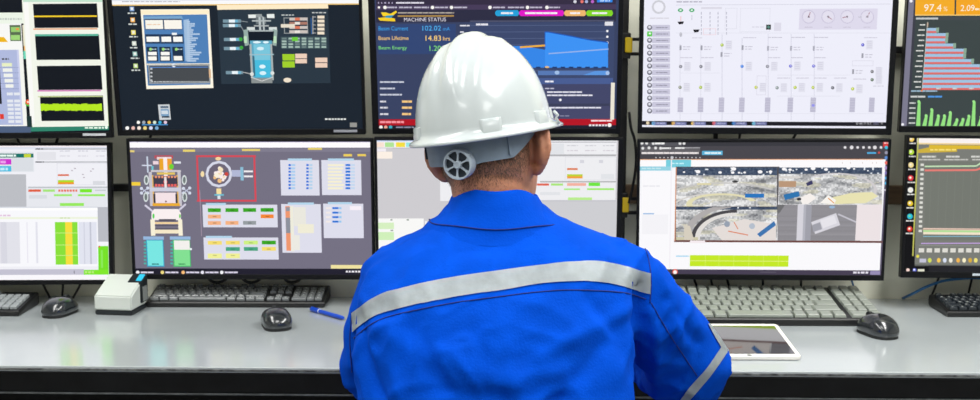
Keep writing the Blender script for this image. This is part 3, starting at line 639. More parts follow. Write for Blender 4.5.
S.r(867,152,876,153.8,(80,170,220)); S.c(879,152.6,1.2,(200,80,80))
S.r(638.6,159.4,883,166.4,(252,250,252)); S.r(638.6,159,883,159.8,(228,160,110)); S.r(666,159.6,691,167.4,(120,206,222)); S.dash(672,684,163.4,1.4,(190,238,246)); S.r(638.6,166.4,672,170.6,(150,212,228)); S.dash(642,662,168.4,1.2,(200,232,240)); S.dash(643,661,186,1,(226,226,232))
for x in (842,850,862,872,876): S.r(x,162,x+.8,163.6,(220,210,210))
S.r(882.6,157,891,272,(92,86,108))
for i,c1 in enumerate(((60,190,225),(150,150,170),(90,140,210),(240,110,100),(170,140,200),(130,120,190),(90,170,220),(80,180,225))): S.c(886.2,147.5+i*5.1,1.7,c1)
for y in (190,259,264): S.c(885,y,1.2,(190,186,200))
# hall photographs on the page
def mosaic(x0,y0,x1,y1,f,dx=1.7,dy=1.3):
    k0 = S.k; y = y0
    while y < y1-.01:
        x = x0
        while x < x1-.01:
            S.r(x,y,min(x+dx,x1),min(y+dy,y1),f((x-x0)/(x1-x0),(y-y0)/(y1-y0))); S.k = k0; x += dx
        y += dy
    S.k = k0+1
def mix(a,b,t): t=max(0,min(1,t)); return tuple(int(a[i]+(b[i]-a[i])*t) for i in range(3))
def hall(seed, top):
    def f(u,v):
        n = random.random()
        if v < top: 
            return (226,232,240) if n > .95 else mix((50,64,88),(110,124,144),n*.6)
        big = noise.noise((u*5+seed,v*9,seed)); t = .62+.7*big+(n-.5)*.5
        c_ = mix((112,114,118),(240,240,240),t)
        if noise.noise((u*4+seed*3,v*6,4)) > .22: c_ = mix(c_,(222,216,180),.45)
        return c_
    return f
S.r(675,166.6,778,242,(80,76,80))
mosaic(676,167.4,777,206.4,hall(2.3,.2)); mosaic(778.6,167.4,882,204.4,hall(7.1,.17))
for x,y,rr in ((684,172,1.2),(698,171.6,2.4),(720,172.4,1.8),(733.6,168.8,2.6),(732.6,172.6,1.8),(739,172.6,1.3),(744.6,172.4,1.4),(760,171.8,2.4),(784,169,2.2),(790,169.6,1.8),(806,169.6,1.6),(813,168.4,2.4),(826,169.4,2),(848.4,167.8,2),(854,168.8,1.2),(770.4,171.6,1.8)): S.c(x,y,rr,(250,248,250),rr*.7)
S.clip = (676,167.4,777,206.4)
S.ring(724,206,66,70,(198,196,194),PI*1.12,PI*1.75,20,.34); S.ring(716,210,44,47,(214,210,206),PI*1.1,PI*1.8,18,.36); S.ring(722,204,30,36,(226,220,180),PI*.9,PI*1.9,18,.3)
S.r(745,193.6,764,197.6,(40,116,190)); S.r(697,183,711,185,(222,214,170)); S.c(735,181.5,3,(60,60,60),1.2)
S.clip = (778.6,167.4,882,204.4)
S.ring(836,190,38,41,(208,204,206),PI*1.3,PI*2.1,18,.42); S.p([(826,199),(850,193),(872,192),(878,196),(866,203),(836,204)],(232,226,178)); S.p([(783.4,194.6),(798.6,191),(800,196),(785,200)],(44,116,176)); S.r(779,176,800,178.4,(214,210,206)); S.r(779,181,796,187,(186,150,120)); S.p([(800,198),(810,193),(816,198),(808,204),(802,204)],(246,240,236)); S.p([(820,203),(828,195),(836,200),(834,204)],(248,244,238)); S.c(799,199,2.4,(50,50,56),1.4); S.line([(828,198),(834,203)],1,(226,150,60)); S.p([(806,183),(812,180),(813,184),(807,186)],(60,60,100))
mosaic(676,207,777,240.6,hall(11.7,.06))
S.clip = (676,207,777,240.6)
S.ring(737,236,46,53,(176,172,172),PI*.93,PI*1.46,20,.62); S.ring(737,238,41,46,(74,72,76),PI*.87,PI*1.5,20,.62); S.ring(736,238,36,41,(226,222,218),PI*.9,PI*1.5,20,.62); S.p([(722,240.4),(776,240.4),(776,224),(744,219),(712,228)],(228,220,216)); S.line([(728,231),(748,235)],1,(220,120,80)); S.line([(734,222),(738,229)],.9,(220,130,90)); S.p([(757,234),(774,221),(776,225),(760,237)],(60,116,176)); S.c(727,224,3,(150,160,176)); S.c(752,226,3,(180,190,204)); S.r(676,237,698,240.6,(206,200,170)); S.p([(684,224),(690,226),(694,240),(684,240)],(214,206,190))
S.clip = None
S.r(674,240.4,882.6,242.4,(110,70,66)); S.r(690,240.4,705,243,(246,236,240)); S.r(675,167,676,241,(210,140,100))
for i in range(20): S.r(777.4,204.6+i*1.8,860,206.4+i*1.8,mix((128,126,130),(160,158,164),.5+.5*noise.noise((i*.6,2,2))))
S.r(797,204.6,803,240.4,(214,212,220)); S.r(803,204.6,805.4,240.4,(180,180,190)); S.r(805.4,204.6,811,240.4,(160,160,170)); S.p([(811,222),(836,213),(840,225),(815,234)],(216,214,222)); S.p([(812,225),(820,222),(822,229),(813,232)],(160,160,170)); S.p([(820,220),(834,215.4),(837,223),(823,228)],(230,228,234)); S.line([(838,214),(856,222)],1.6,(196,194,204)); S.c(832,207,3,(150,180,210),1.4); S.p([(857,204.6),(882,204.6),(880,240.4),(855,240.4)],(236,226,228)); S.p([(777.4,204.6),(785,204.6),(780,212),(777.4,214)],(110,110,112))
S.r(643,213,654,214.2,(150,186,226)); S.r(642,214.4,668,234,(244,243,247)); S.r(670,159.6,671,268,(242,238,244))
S.dash(676,689,256,1.2,(160,214,240),4,8,.3); S.r(689.8,255.2,788.4,266.4,(196,232,34)); S.r(689.8,260.6,788.4,261.2,(232,248,140)); 
for x in (705,718.6,733.4,748.6,763,778): S.r(x,255.2,x+.4,266.4,(222,244,110))
S.r(636,269.6,884,276,(70,62,82)); S.c(675,271.6,2.8,(230,90,70)); S.c(675,272,1.9,(250,246,244)); S.dash(853,869,272.4,2,(225,222,232),2,4); S.r(870,270.8,880,274.6,(150,140,180)); S.r(760,271.5,776,272.6,(90,84,100))
S.build('lower-row monitor right of the worker with machine hall pictures and lime bar')

# ---- L5
S = Screen(Q['L5'], (12,12,14), ins=(.007,.007,.007,.016))
for i,(y,c1) in enumerate(((139,(248,210,100)),(152,(180,220,60)),(165,(240,220,150)),(178,(225,60,70)),(190,(240,240,236)),(203.4,(235,200,40)),(216.4,(40,190,215)),(229,(225,50,40)))):
    x = 911.4-i*.25; S.c(x,y,2.8,c1); S.c(x-.4,y-.4,1.2,(250,240,220) if i not in(6,) else (120,220,160)); S.dash(x-4,x+4.4,y+4.4,1.3,(220,220,216),2,4,.5)
S.p([(917,134),(1170,134),(1170,266),(914.6,266)],(122,124,118)); S.r(917,134.8,1170,143.8,(250,242,240)); S.r(917,143.8,1170,145.4,(240,214,160))
S.p([(917,150),(928,147.4),(957,147.4),(957,151.8),(918,153)],(206,176,60)); S.r(929,146,1170,149.8,(220,184,50)); S.dash(930,956,149.8,1.6,(250,226,120),3,6)
for a,b in ((922,936),(946,960),(971,990)): S.dash(a,b,156.6,1.8,(214,214,208),3,6,.4)
for a,b in ((919,940),(944,968),(972,995)): S.dash(a,b,159.6,1.4,(196,196,190),3,6,.4)
S.p([(925,162),(1170,162),(1170,240),(924,240)],(116,120,112))
for i in range(15): S.r(920.5-i*.14,163.6+i*4.72,923.8-i*.14,166+i*4.72,(222,222,214))
for i in range(12): S.r(930+i*8,172,930.4+i*8,228,(124,128,120))
S.line([(924.6,166.4),(976,166),(984,161)],1.5,(196,226,184)); S.line([(924.6,170.4),(976,170),(986,166)],1.9,(232,124,116)); 
S.r(923,229,1160,231,(236,206,190)); S.r(923,231,1160,233,(176,222,150)); S.r(923,233,1160,235.4,(240,226,200)); S.line([(923,236.4),(1160,236)],.9,(130,180,200)); S.line([(922,229.4),(1160,228.6)],.7,(180,150,140)); S.line([(921,243.4),(1160,242.8)],1.2,(190,160,216)); S.r(919,246,1160,247,(140,142,136))
for i in range(8): S.r(918.6+i*7.9,248.2,924+i*7.9,252.4,(222,220,212))
S.r(914.8,134,916.2,256,(190,190,90)); S.c(917.6,256.2,1.6,(230,220,80)); S.r(919.4,258.6,926,262.4,(196,196,214))
for x,c1 in ((929.6,(210,220,90)),(938.6,(244,200,90)),(944.6,(214,222,240)),(950.6,(240,236,220)),(958,(240,180,80)),(964,(250,240,200)),(970,(214,170,60)),(975.6,(240,226,120)),(982,(160,210,230))): S.c(x,260.2,1.9,c1,2.4)
S.r(914.4,265.6,1170,267,(90,92,90)); S.r(928.6,266.6,1170,273,(34,34,38)); S.c(907.8,270,1.8,(250,220,210)); S.c(914.4,270,1.9,(110,120,220)); S.c(914,269.6,.9,(250,250,250)); S.r(917.6,269,924.2,272,(225,225,205))
r5 = S.build('monitor at the far right of the lower row, grey trend chart with icon column', (-.128,-.032,-MH/2+.0095,.006,(190,200,210)))

# ------------------------------------------------------------------ racks, poles and cables
def tube_thing(name, pts, r, m, label, cat, group=None, n=8, smoothn=8):
    o = MB().tube(catmull(pts, smoothn) if len(pts) > 2 else pts, r, n).build(name, m, smooth=True)
    return tag(o, label, cat, group)
pole = empty('mounting_pole', (at_y(622,150,2.965).x, 2.965, DZ))
tag(pole, 'black upright mounting pole with yellow tags between the middle and right monitors', 'pole')
MB().box(-.010,.010,-.010,.012,.008,.86,.002).build('upright', M_metal, pole)
MB().box(-.03,.03,-.03,.03,0,.008,.001).build('base_plate', M_metal, pole)
for py in (45, 205):
    z = at_y(624,py,2.93).z - DZ
    MB().box(-.014,.014,-.028,-.009,z-.034,z+.030,.003).build('clamp', M_metal, pole)
    MB().box(-.001,.017,-.037,-.028,z-.019,z+.019,.003).build('identification_tag', M_yellow, pole)
    for dz in (.010,-.026): MB().box(.012,.050,-.024,-.012,z+dz,z+dz+.008,.001).build('hinge_bracket', M_metal, pole)
for (x0,x1,py,pxx,lab) in ((-1.14,-.70,189,120,'black horizontal rail behind the two lower left monitors'),(.78,1.20,50,900,'black horizontal rail behind the two upper right monitors')):
    z = at_y(pxx,py,2.965).z
    tag(MB().box(x0,x1,2.985,WY-.001,z-.009,z+.009,.002).box(x0,x0+.02,2.975,2.99,z-.014,z+.014,.002).build('mounting_rail', M_metal), lab, 'rail')
tube_thing('cable', [at_y(629,112,2.93),at_y(631,128,2.93),at_y(635,142,2.93),at_y(636,165,2.93),at_y(632,190,2.93),at_y(628.5,203,2.93)], .0035, M_cable, 'black cable looping out beside the upright pole at the hinge', 'cable')
G1 = 'short black cables between the monitor rows'
for a,b,lab in (((15,132),(19.5,144),'short slanting black cable above the lower far-left monitor, leftmost of three'),((38.5,132),(40,144),'short upright black cable above the lower far-left monitor, middle of three'),((60,131),(56,144),'short slanting black cable above the lower far-left monitor, rightmost of three'),
    ((715.5,128),(715.5,146),'thick black cable crossing the gap above the webpage monitor, leftmost'),((741,128),(738,146),'thin black cable crossing the gap above the webpage monitor, middle'),((799,128),(789,146),'slanting black cable crossing the gap above the webpage monitor, rightmost'),((152,130),(148,146),'black cable crossing the gap above the grey-purple monitor')):
    tube_thing('cable', [at_y(*a,2.945),at_y((a[0]+b[0])/2,(a[1]+b[1])/2,2.95),at_y(*b,2.945)], .0035 if a[0]!=715.5 else .006, M_cable, lab, 'cable', G1)
G2 = 'black cables hanging below the lower monitors'
def hang(x0,x1,y1,lab,m=M_cable,r=.003,yy=2.975,group=G2):
    p1 = at_z(x1,y1,DZ+.004); p0 = at_y(x0,268,yy)
    p1.y = min(p1.y, 2.99)
    tube_thing('cable',[p0,p0.lerp(p1,.5)+Vector((0,0,-.003)),p1],r,m,lab,'cable',group)
for x0,x1,y1,lab in ((36,50,298,'black cable slanting to the desk left of the far-left mouse'),(64,62,298,'black cable hanging above the far-left mouse'),(88,73,298,'black cable slanting to the desk right of the far-left mouse'),
    (690,702,298,'black cable below the webpage monitor nearest the worker'),(708,716,298,'second black cable below the webpage monitor from the worker'),(724,733,298,'third black cable below the webpage monitor from the worker'),(763,763,298,'fourth black cable below the webpage monitor from the worker'),(801,801,298,'upright black cable under the middle of the webpage monitor'),(974,966,298,'black cable behind the far-right keyboard'),(942,928,297,'black cable beside the blue cable at far right')):
    hang(x0,x1,y1,lab)
hang(848,856,297,'dark blue cable under the right end of the webpage monitor',M_bluecable,.0025,group=None)
for (xa,xb,lab) in ((206,228,'black cable loop behind the dark keyboard, left one'),(240,262,'black cable loop behind the dark keyboard, middle one'),(282,302,'black cable loop behind the dark keyboard, right one')):
    tube_thing('cable',[at_y(xa,270,2.965),at_y(xa+3,279,2.972),at_y((xa+xb)/2,282.5,2.972),at_y(xb-2,279,2.972),at_y(xb,270,2.965)],.0038,M_cable,lab,'cable','black cable loops behind the dark keyboard')
tube_thing('cable',[at_z(903,298.3,DZ+.004),at_y(912,294,2.94),at_y(925,287.5,2.93),at_y(942,281.2,2.93),at_y(962,278.6,2.93),at_y(985,278.5,2.93),at_y(1030,286,2.93)],.0036,M_bluecable,'blue cable arching up from the desk behind the far-right keyboard','cable')

# ------------------------------------------------------------------ keyboards
M_kb = mat('black_keyboard_case', (20,21,23), .4, bump=.1)
key_mats = {'pale': mat('screen_reflection_keycap', (140,146,138), .34, var=.05, vscale=30), 'grey': mat('grey_keycap', (150,156,158), .38, var=.05, vscale=30),  # pale: reflection of the bright screens painted into the key colour
            'dark': mat('dark_keycap', (122,126,128), .22, var=.08, vscale=30, coat=.8), 'black': mat('black_keycap', (34,40,46), .35, var=.08, vscale=30)}
M_leg = mat('white_key_legend', (175,180,178), .5, var=.02)
_R = [ [(0,1),(2,1),(3,1),(4,1),(5,1),(6.5,1),(7.5,1),(8.5,1),(9.5,1),(11,1),(12,1),(13,1),(14,1),(15.25,1),(16.25,1),(17.25,1)],
 [(i,1) for i in range(13)]+[(13,2),(15.25,1),(16.25,1),(17.25,1),(18.5,1),(19.5,1),(20.5,1),(21.5,1)],
 [(0,1.5)]+[(1.5+i,1) for i in range(12)]+[(13.5,1.5),(15.25,1),(16.25,1),(17.25,1),(18.5,1),(19.5,1),(20.5,1),(21.5,1)],
 [(0,1.75)]+[(1.75+i,1) for i in range(11)]+[(12.75,2.25),(18.5,1),(19.5,1),(20.5,1),(21.5,1)],
 [(0,2.25)]+[(2.25+i,1) for i in range(10)]+[(12.25,2.75),(16.25,1),(18.5,1),(19.5,1),(20.5,1),(21.5,1)],
 [(0,1.25),(1.25,1.25),(2.5,1.25),(3.75,6.25),(10,1.25),(11.25,1.25),(12.5,1.25),(13.75,1.25),(15.25,1),(16.25,1),(17.25,1),(18.5,2),(20.5,1),(21.5,1)] ]
def keyboard(label, x0, x1, y0, y1, hf, hb, km, legend=False, z0=DZ, rowsdef=_R, units=22.5, gp=.0022, m=.010):
    w_, d_ = x1-x0, y1-y0
    root = empty('keyboard', ((x0+x1)/2, y0, z0)); tag(root, label, 'keyboard')
    W2 = w_/2
    b = MB(); n = []
    for sx in (-W2, W2):
        s = 1 if sx > 0 else -1
        n.append([(sx-s*.004,.003,.0),(sx-s*.002,0,.004),(sx-s*.002,.001,hf-.003),(sx-s*.004,.003,hf),(sx-s*.004,d_-.003,hb),(sx-s*.002,d_,hb-.004),(sx-s*.002,d_,.006),(sx-s*.004,d_-.004,0)])
    b.loft(n); b.build('case', M_kb, root)
    ang = math.atan2(hb-hf, d_-.006)
    u = (w_-2*m)/units; rows = 6; gapr = .25 if gp < .0024 else .05; vr = (d_-2*m*.9)/(rows+gapr)
    cache = {}
    cnt = 0; extra = []
    T = Matrix.Translation((0,.003,hf)) @ Matrix.Rotation(ang,4,'X')
    kh = .0075
    keys = [(ri,kx,kw) for ri,row in enumerate(rowsdef) for kx,kw in row]
    for ri,kx,kw in keys:
        yc = m*.6 + ((rows-1-ri)+.5)*vr + (gapr*vr if ri == 0 else 0); xc = -W2+m+(kx+kw/2)*u
        if cnt >= 100: extra.append((xc,yc,kw)); continue
        cnt += 1
        if kw not in cache:
            hw, hd = (kw*u-gp)/2, (vr-gp)/2
            kb = MB().box(-hw,hw,-hd,hd,0,kh,.0009,1,taper=.86 if kw<3 else .97); 
            me = kb.mesh('key'); me.materials.append(key_mats[km]); me.materials.append(M_leg)
            cache[kw] = me
        o = bpy.data.objects.new('key', cache[kw]); C.objects.link(o); o.parent = root
        o.matrix_basis = T @ Matrix.Translation((xc,yc,0))
    if extra:
        kb = MB()
        for xc,yc,kw in extra:
            hw, hd = (kw*u-gp)/2, (vr-gp)/2
            kb.box(xc-hw,xc+hw,yc-hd,yc+hd,0,kh,.0009,1)
        o = kb.build('remaining_keys', key_mats[km], root); o.matrix_basis = T; o['kind'] = 'stuff'
    if legend:
        lb = MB()
        for ri,kx,kw in keys:
            if kw > 1.6: continue
            yc = m*.6 + ((rows-1-ri)+.55)*vr + (gapr*vr if ri == 0 else 0); xc = -W2+m+(kx+kw/2)*u
            lb.box(xc-.0030,xc+.0018,yc-.0012,yc+.0014,kh,kh+.00025)
        o = lb.build('key_legends', M_leg, root); o.matrix_basis = T; o['kind'] = 'stuff'
    return root
def X_at(px,py,z): return at_z(px,py,z).x
kL = at_z(145,307,DZ); kR = at_z(326,307,DZ)
keyboard('dark slim keyboard lying under the grey-purple monitor, left of the worker', kL.x, kR.x, 2.876, 2.988, .014, .034, 'dark', True)
kR = at_z(888,327.5,DZ)
_RC = [[(i*15/14.,1) for i in range(14)]+[(15.4,1),(16.4,1),(17.4,1)]]+[[(a,b) for a,b in row if a < 15]+[((a-3.1 if ri < 5 else a-3.1),min(b,2)) for a,b in row if a > 18 and a < 21] for ri,row in enumerate(_R) if ri]
keyboard('wide keyboard under the webpage monitor, keys painted pale with screen reflections', kR.x-.475, kR.x, 2.706, 2.93, .018, .046, 'pale', rowsdef=_RC, units=18.45, gp=.0026, m=.005)
kR = at_z(13,320.5,DZ)
keyboard('keyboard with grey keys at the far left end of the desk', kR.x-.44, kR.x, 2.775, 2.905, .014, .032, 'grey')
kL = at_z(945,316.5,DZ)
keyboard('black keyboard with white legends at the far right end of the desk', kL.x, kL.x+.44, 2.80, 2.925, .014, .030, 'black', True)

# ------------------------------------------------------------------ mice
def mouse(label, px, py, rz, wd=.07, ln=.105, ht=.04):
    p = at_z(px, py, DZ); root = empty('computer_mouse', (p.x, p.y, DZ), R(rz)); tag(root, label, 'mouse')
    # rear of the mouse faces -Y
    def foot(t, k=1.):
        c, s = math.cos(t), math.sin(t); e = .78
        x = math.copysign(abs(c)**e, c)*wd/2*k*(1-.10*max(0,s)**2-.10*(1-abs(s))**2); y = math.copysign(abs(s)**e, s)*ln/2*k
        return x, y
    def rings(z0,z1,top):
        out = []; N = 36
        for (k, zf) in ((.93,0),(1.,.12),(1.02,.3),(.985,.5),(.90,.70),(.76,.85),(.56,.95),(.32,.99),(.1,1.0)):
            ring = []
            for i in range(N):
                t = 2*PI*i/N; x, y = foot(t, k)
                prof = 1 - .42*max(0,(y/ln*2))**1.6 - .22*max(0,-(y/ln*2))**2
                ring.append((x, y, z0+(z1-z0)*zf*prof))
            out.append(ring)
        return out
    MB().loft(rings(.004, ht, 1)).build('shell', M_mouse, root, smooth=True)
    b = MB(); b.loft([[ (*[c*.97 for c in foot(2*PI*i/36)], z) for i in range(36)] for z in (0,.007)]); b.build('base', M_mouseg, root)
    MB().cyl((-.004,ln*.27,ht*.80),(1,0,0),.0085,.0085,.008,20).build('scroll_wheel', M_mouseg, root, angle=R(40))
    MB().box(-.0006,.0006,ln*.02,ln*.20,ht*.86,ht*.975).build('button_split', M_strapd, root)
    return root
mouse('glossy dark mouse at the left end of the desk beside the grey keyboard', 60.5, 314, -14, .068, .102, .043)
mouse('dark mouse in front of the slim dark keyboard, left of the worker', 276.4, 326.5, 20, .072, .106, .045)
mouse('dark silvery mouse in front of the wide keyboard on the right', 877, 334.5, 20, .072, .110, .049)

# ------------------------------------------------------------------ white terminal box
p = at_z(112.5, 316, DZ)
dev = empty('desktop_reader', (p.x, 2.79, DZ), R(-7)); tag(dev, 'white wedge-shaped reader box with black base beside the slim dark keyboard', 'electronic device')
W2 = .048; D = .088
def wedge(x0,x1,y0,y1,z0,zf,zb,bev=.003):
    m = MB(); m.loft([[(x0,y0,z0),(x1,y0,z0),(x1,y0,zf),(x0,y0,zf)],[(x0,y1,z0),(x1,y1,z0),(x1,y1,zb),(x0,y1,zb)]])
    bmesh.ops.bevel(m.bm, geom=list(m.bm.edges), offset=bev, segments=2, affect='EDGES'); return m
wedge(-W2+.001,W2-.001,.001,D,0,.012,.012,.002).build('base', M_dark, dev)
wedge(-W2,W2-.0005,0,D,.0125,.048,.086).build('shell', M_white, dev)
zz = lambda y: .048+(.086-.048)*y/D
wedge(.014,W2+.004,.052,D+.002,.02,zz(.052)+.002,zz(D)+.002,.002).build('display_module', M_dark, dev)
o = wedge(.034,W2+.001,.058,D-.004,.05,zz(.058)+.003,zz(D-.004)+.003,.001).build('display', mat('teal_display', (40,160,190), .2), dev)
_b = o.data.materials[0].node_tree.nodes['Principled BSDF']; _b.inputs['Emission Color'].default_value = (*lin((40,160,190)),1); _b.inputs['Emission Strength'].default_value = .6
MB().box(W2+.003,W2+.006,.058,D-.006,.024,.060,.001).build('side_panel', M_grey, dev)

# ------------------------------------------------------------------ pen and tablet
pa, pb = at_z(311,309,DZ+.006), at_z(352,320.5,DZ+.006)
pen = empty('pen', (*pa.xy, DZ)); tag(pen, 'blue capped pen lying on the desk beside the worker\'s left arm', 'pen')
d = (pb-pa).normalized(); d.z = 0
Z6 = Vector((0,0,.0062))
MB().tube([Z6, Z6+d*.004, Z6+d*.034, Z6+d*.0345],[.004,.006,.006,.005],16).build('cap', M_pen, pen, angle=R(40))
MB().tube([Z6+d*.0345, Z6+d*.036],[.0058,.0058],16).build('ring', M_tabw, pen)
MB().tube([Z6+d*.036, Z6+d*.125, Z6+d*.132],[.005,.005,.003],16).build('barrel', M_pen, pen, angle=R(40))
MB().box(-.0012,.0012,.002,.032,.0115,.013,.0004).build('clip', M_pen, pen).rotation_euler = (0,0,math.atan2(d.y,d.x)-PI/2)

ta = at_z(801,360.5,DZ)
tab = empty('tablet', (ta.x-.108, ta.y, DZ+.0015), rx=R(4.2)); tag(tab, 'white-framed tablet lying on the desk beside the worker\'s right elbow', 'tablet')
tw, td = .22, .224
def rrect(w_, d_, r_, z, n=6):
    out = []
    for cx, cy, a0 in ((w_/2-r_, r_, -90),(w_/2-r_, d_-r_, 0),(-w_/2+r_, d_-r_, 90),(-w_/2+r_, r_, 180)):
        for i in range(n+1):
            a = R(a0+90*i/n); out.append((cx+r_*math.cos(a), cy+r_*math.sin(a), z))
    return out
MB().loft([rrect(tw-.003,td-.003,.010,0), rrect(tw,td,.012,.002), rrect(tw,td,.012,.005), rrect(tw-.002,td-.002,.011,.0065)]).build('body', M_tabw, tab, angle=R(35))
g = MB().box(-tw/2+.010,tw/2-.010,.018,td-.018,.0062,.0070).build('glass_screen', M_glass, tab)
MB().loft([[(-.08,.16,.0),(.08,.16,.0),(.08,.163,.0),(-.08,.163,.0)],[(-.08,.19,-.0148),(.08,.19,-.0148),(.08,.193,-.0148),(-.08,.193,-.0148)]]).build('folding_stand', M_dark, tab)
MB().cyl((0,.009,.0064),(0,0,1),.005,.005,.0006,20).build('home_button', M_grey, tab)

# ------------------------------------------------------------------ worker
def sup(cx, cy, z, aL, aR, bf, bb, n=40, e=.85, tilt=0):
    out = []
    for i in range(n):
        t = 2*PI*i/n; c, s = math.cos(t), math.sin(t)
        x = cx + (aR if c > 0 else aL)*math.copysign(abs(c)**e, c); dy = (bf if s > 0 else bb)*math.copysign(abs(s)**e, s)
        out.append((x, cy+dy, z + tilt*dy))
    return out
DZP = .016
torso = [ # z, cy, aL, aR, front, back
 (.47,1.72,.17,.17,.13,.12),(.52,1.72,.19,.19,.15,.14),(.62,1.735,.188,.20,.14,.135),(.75,1.765,.200,.225,.135,.13),(.86,1.80,.212,.238,.135,.135),(.93,1.825,.218,.238,.135,.14),
 (.985,1.85,.215,.24,.13,.14),(1.02,1.865,.207,.245,.12,.135),(1.05,1.88,.192,.245,.11,.125),(1.07,1.89,.168,.24,.10,.115),(1.085,1.90,.138,.20,.09,.105),(1.10,1.905,.108,.158,.08,.095),(1.118,1.91,.088,.115,.072,.085),(1.14,1.915,.07,.088,.06,.075)]
def torso_mb(mb, sh=0.):
    mb.loft([sup(.0, cy, z+DZP-(sh*.8 if z>.9 else 0), aL-sh, aR-sh, bf-sh, bb-sh) for z,cy,aL,aR,bf,bb in torso])
armL = [(-.150,1.89,1.02),(-.178,1.92,.94),(-.188,1.965,.85),(-.180,2.11,.812),(-.125,2.29,.806),(-.075,2.40,.800)]
armLr = [.064,.064,.068,.060,.050,.046]
armR = [(.205,1.885,1.03),(.262,1.915,.965),(.322,1.955,.895),(.348,1.985,.845),(.332,2.12,.818),(.27,2.27,.808),(.215,2.37,.800)]
armRr = [.066,.068,.070,.073,.062,.051,.045]
J = MB(); torso_mb(J)
for a, r_ in ((armL,armLr),(armR,armRr)):
    P = catmull([Vector(p)+Vector((0,0,DZP*.6)) for p in a], 6); rr = []
    for i in range(len(P)):
        t = i/6; k = min(int(t), len(r_)-2); rr.append(r_[k]+(r_[k+1]-r_[k])*(t-k))
    J.tube(P, rr, 20); J.sphere(P[0], rr[0])
for s in (-1,1):
    J.tube(catmull([(s*.09,1.72,.56),(s*.11,1.95,.57),(s*.13,2.2,.56),(s*.135,2.235,.50),(s*.13,2.22,.30),(s*.13,2.21,.12)],5), [.105]*6+[.09]*5+[.08]*5+[.065]*10, 18)
jm = remesh(J, 'coverall', .0065, 6)
# folds of the cloth
def seg_d(x, y, pl):
    best = 9; 
    for (a,b),(c_,d_) in zip(pl, pl[1:]):
        vx, vy = c_-a, d_-b; t = max(0,min(1,((x-a)*vx+(y-b)*vy)/(vx*vx+vy*vy))); dd = math.hypot(x-a-vx*t, y-b-vy*t); best = min(best, dd)
    return best
def px_xz(pl, Y): return [(at_y(x,y,Y).x, at_y(x,y,Y).z) for x,y in pl]
folds = [ (px_xz([(650,296),(646,325),(640,355),(644,400),(650,440)],1.74), .010, -.016), (px_xz([(654,320),(662,350),(668,400),(672,440)],1.8), .010, .008),
 (px_xz([(362,318),(366,345),(380,375),(398,400)],1.78), .009, -.009), (px_xz([(352,330),(354,370),(352,400)],1.84), .008, -.006),
 (px_xz([(380,335),(420,352),(470,352)],1.72), .016, .006), (px_xz([(640,330),(600,350),(560,390)],1.72), .014, -.006), (px_xz([(634,318),(585,333),(540,352)],1.72), .012, .006),
 (px_xz([(420,330),(440,370),(470,400)],1.72), .016, -.005), (px_xz([(500,330),(510,370),(540,410)],1.72), .018, .005),(px_xz([(590,305),(620,340),(632,380)],1.72), .012, -.006),
 (px_xz([(668,300),(690,335),(705,350)],1.85), .009, -.006),(px_xz([(660,270),(676,310),(684,350)],1.85), .010, .005),(px_xz([(440,232),(470,244),(505,247)],1.8), .014, -.003),(px_xz([(600,240),(560,250),(530,246)],1.8), .014, .003),
 (px_xz([(400,330),(392,360),(400,385)],1.74), .010, .006),(px_xz([(450,365),(500,375),(560,372)],1.7), .014, .005),(px_xz([(430,385),(500,392),(570,396)],1.7), .012, -.005)]
nv = len(jm.vertices)
new = []
for v in jm.vertices:
    p = v.co; n = v.normal; dsp = 0.
    q = Vector((p.x*7, p.y*7, p.z*10))
    a = noise.noise(q + 1.5*noise.noise_vector(q*.6)); dsp += (1-abs(a)*2)**2*.0062 - .003
    g = noise.noise(Vector((p.x*15+p.z*6+9, p.y*9, p.z*11-p.x*5)) + 1.2*noise.noise_vector(p*6)); mk = max(0,min(1,noise.noise(Vector((p.x*5,p.y*5+4,p.z*5)))*2+.55))
    dsp += (max(0,1-abs(g)*4.5)**1.5)*.0062*mk*(1 if p.z < 1.0 else .45)
    b = noise.noise(Vector((p.x*20+3, p.y*20, p.z*26))); dsp += b*.0022
    if p.z > .72 and n.y < .35:
        for pl, wd, amp in folds:
            dd = seg_d(p.x, p.z, pl)
            if dd < wd*3: dsp += amp*math.exp(-(dd/wd)**2)
    if p.z > 1.10: dsp *= .3
    new.append(p + n*dsp)
for v, c_ in zip(jm.vertices, new): v.co = c_
jm.update()
BV = BVHTree.FromPolygons([v.co.copy() for v in jm.vertices], [list(p.vertices) for p in jm.polygons])
def hit(px, py, off=.0015):
    d_ = ray(px, py).normalized(); loc, n, i, t = BV.ray_cast(CAM, d_)
    if loc is None: return None
    if n.dot(d_) > 0: n = -n
    return loc + n*off

# skin body: head, neck, inner torso, arms, hands
HC = Vector((-.004, 1.935, 1.268+DZP*.5)); HR = Matrix.Rotation(R(-22),4,'Z') @ Matrix.Rotation(R(-7),4,'Y') @ Matrix.Rotation(R(-4),4,'X')
HM = Matrix.Translation(HC) @ HR @ Matrix.Translation((0,0,-.032))
B = MB(); torso_mb(B, .034)
hr = [(.112,.012,0,.014),(.104,.040,0,.05),(.085,.060,-.002,.075),(.055,.072,-.004,.09),(.02,.0765,-.004,.096),(-.01,.0775,-.004,.095),(-.035,.075,.001,.09),(-.055,.070,.008,.082),(-.075,.063,.018,.072),(-.095,.054,.028,.062),(-.11,.042,.04,.047),(-.120,.022,.05,.026)]
def hring(z,w_,cy,hd,n=32):
    return [HM @ Vector((w_*math.copysign(abs(math.cos(t))**.92,math.cos(t)), cy+hd*math.copysign(abs(math.sin(t))**.92,math.sin(t)), z)) for t in [2*PI*i/n for i in range(n)]]
B.loft([hring(*r_) for r_ in hr])
hp = lambda x,y,z: HM @ Vector((x,y,z))
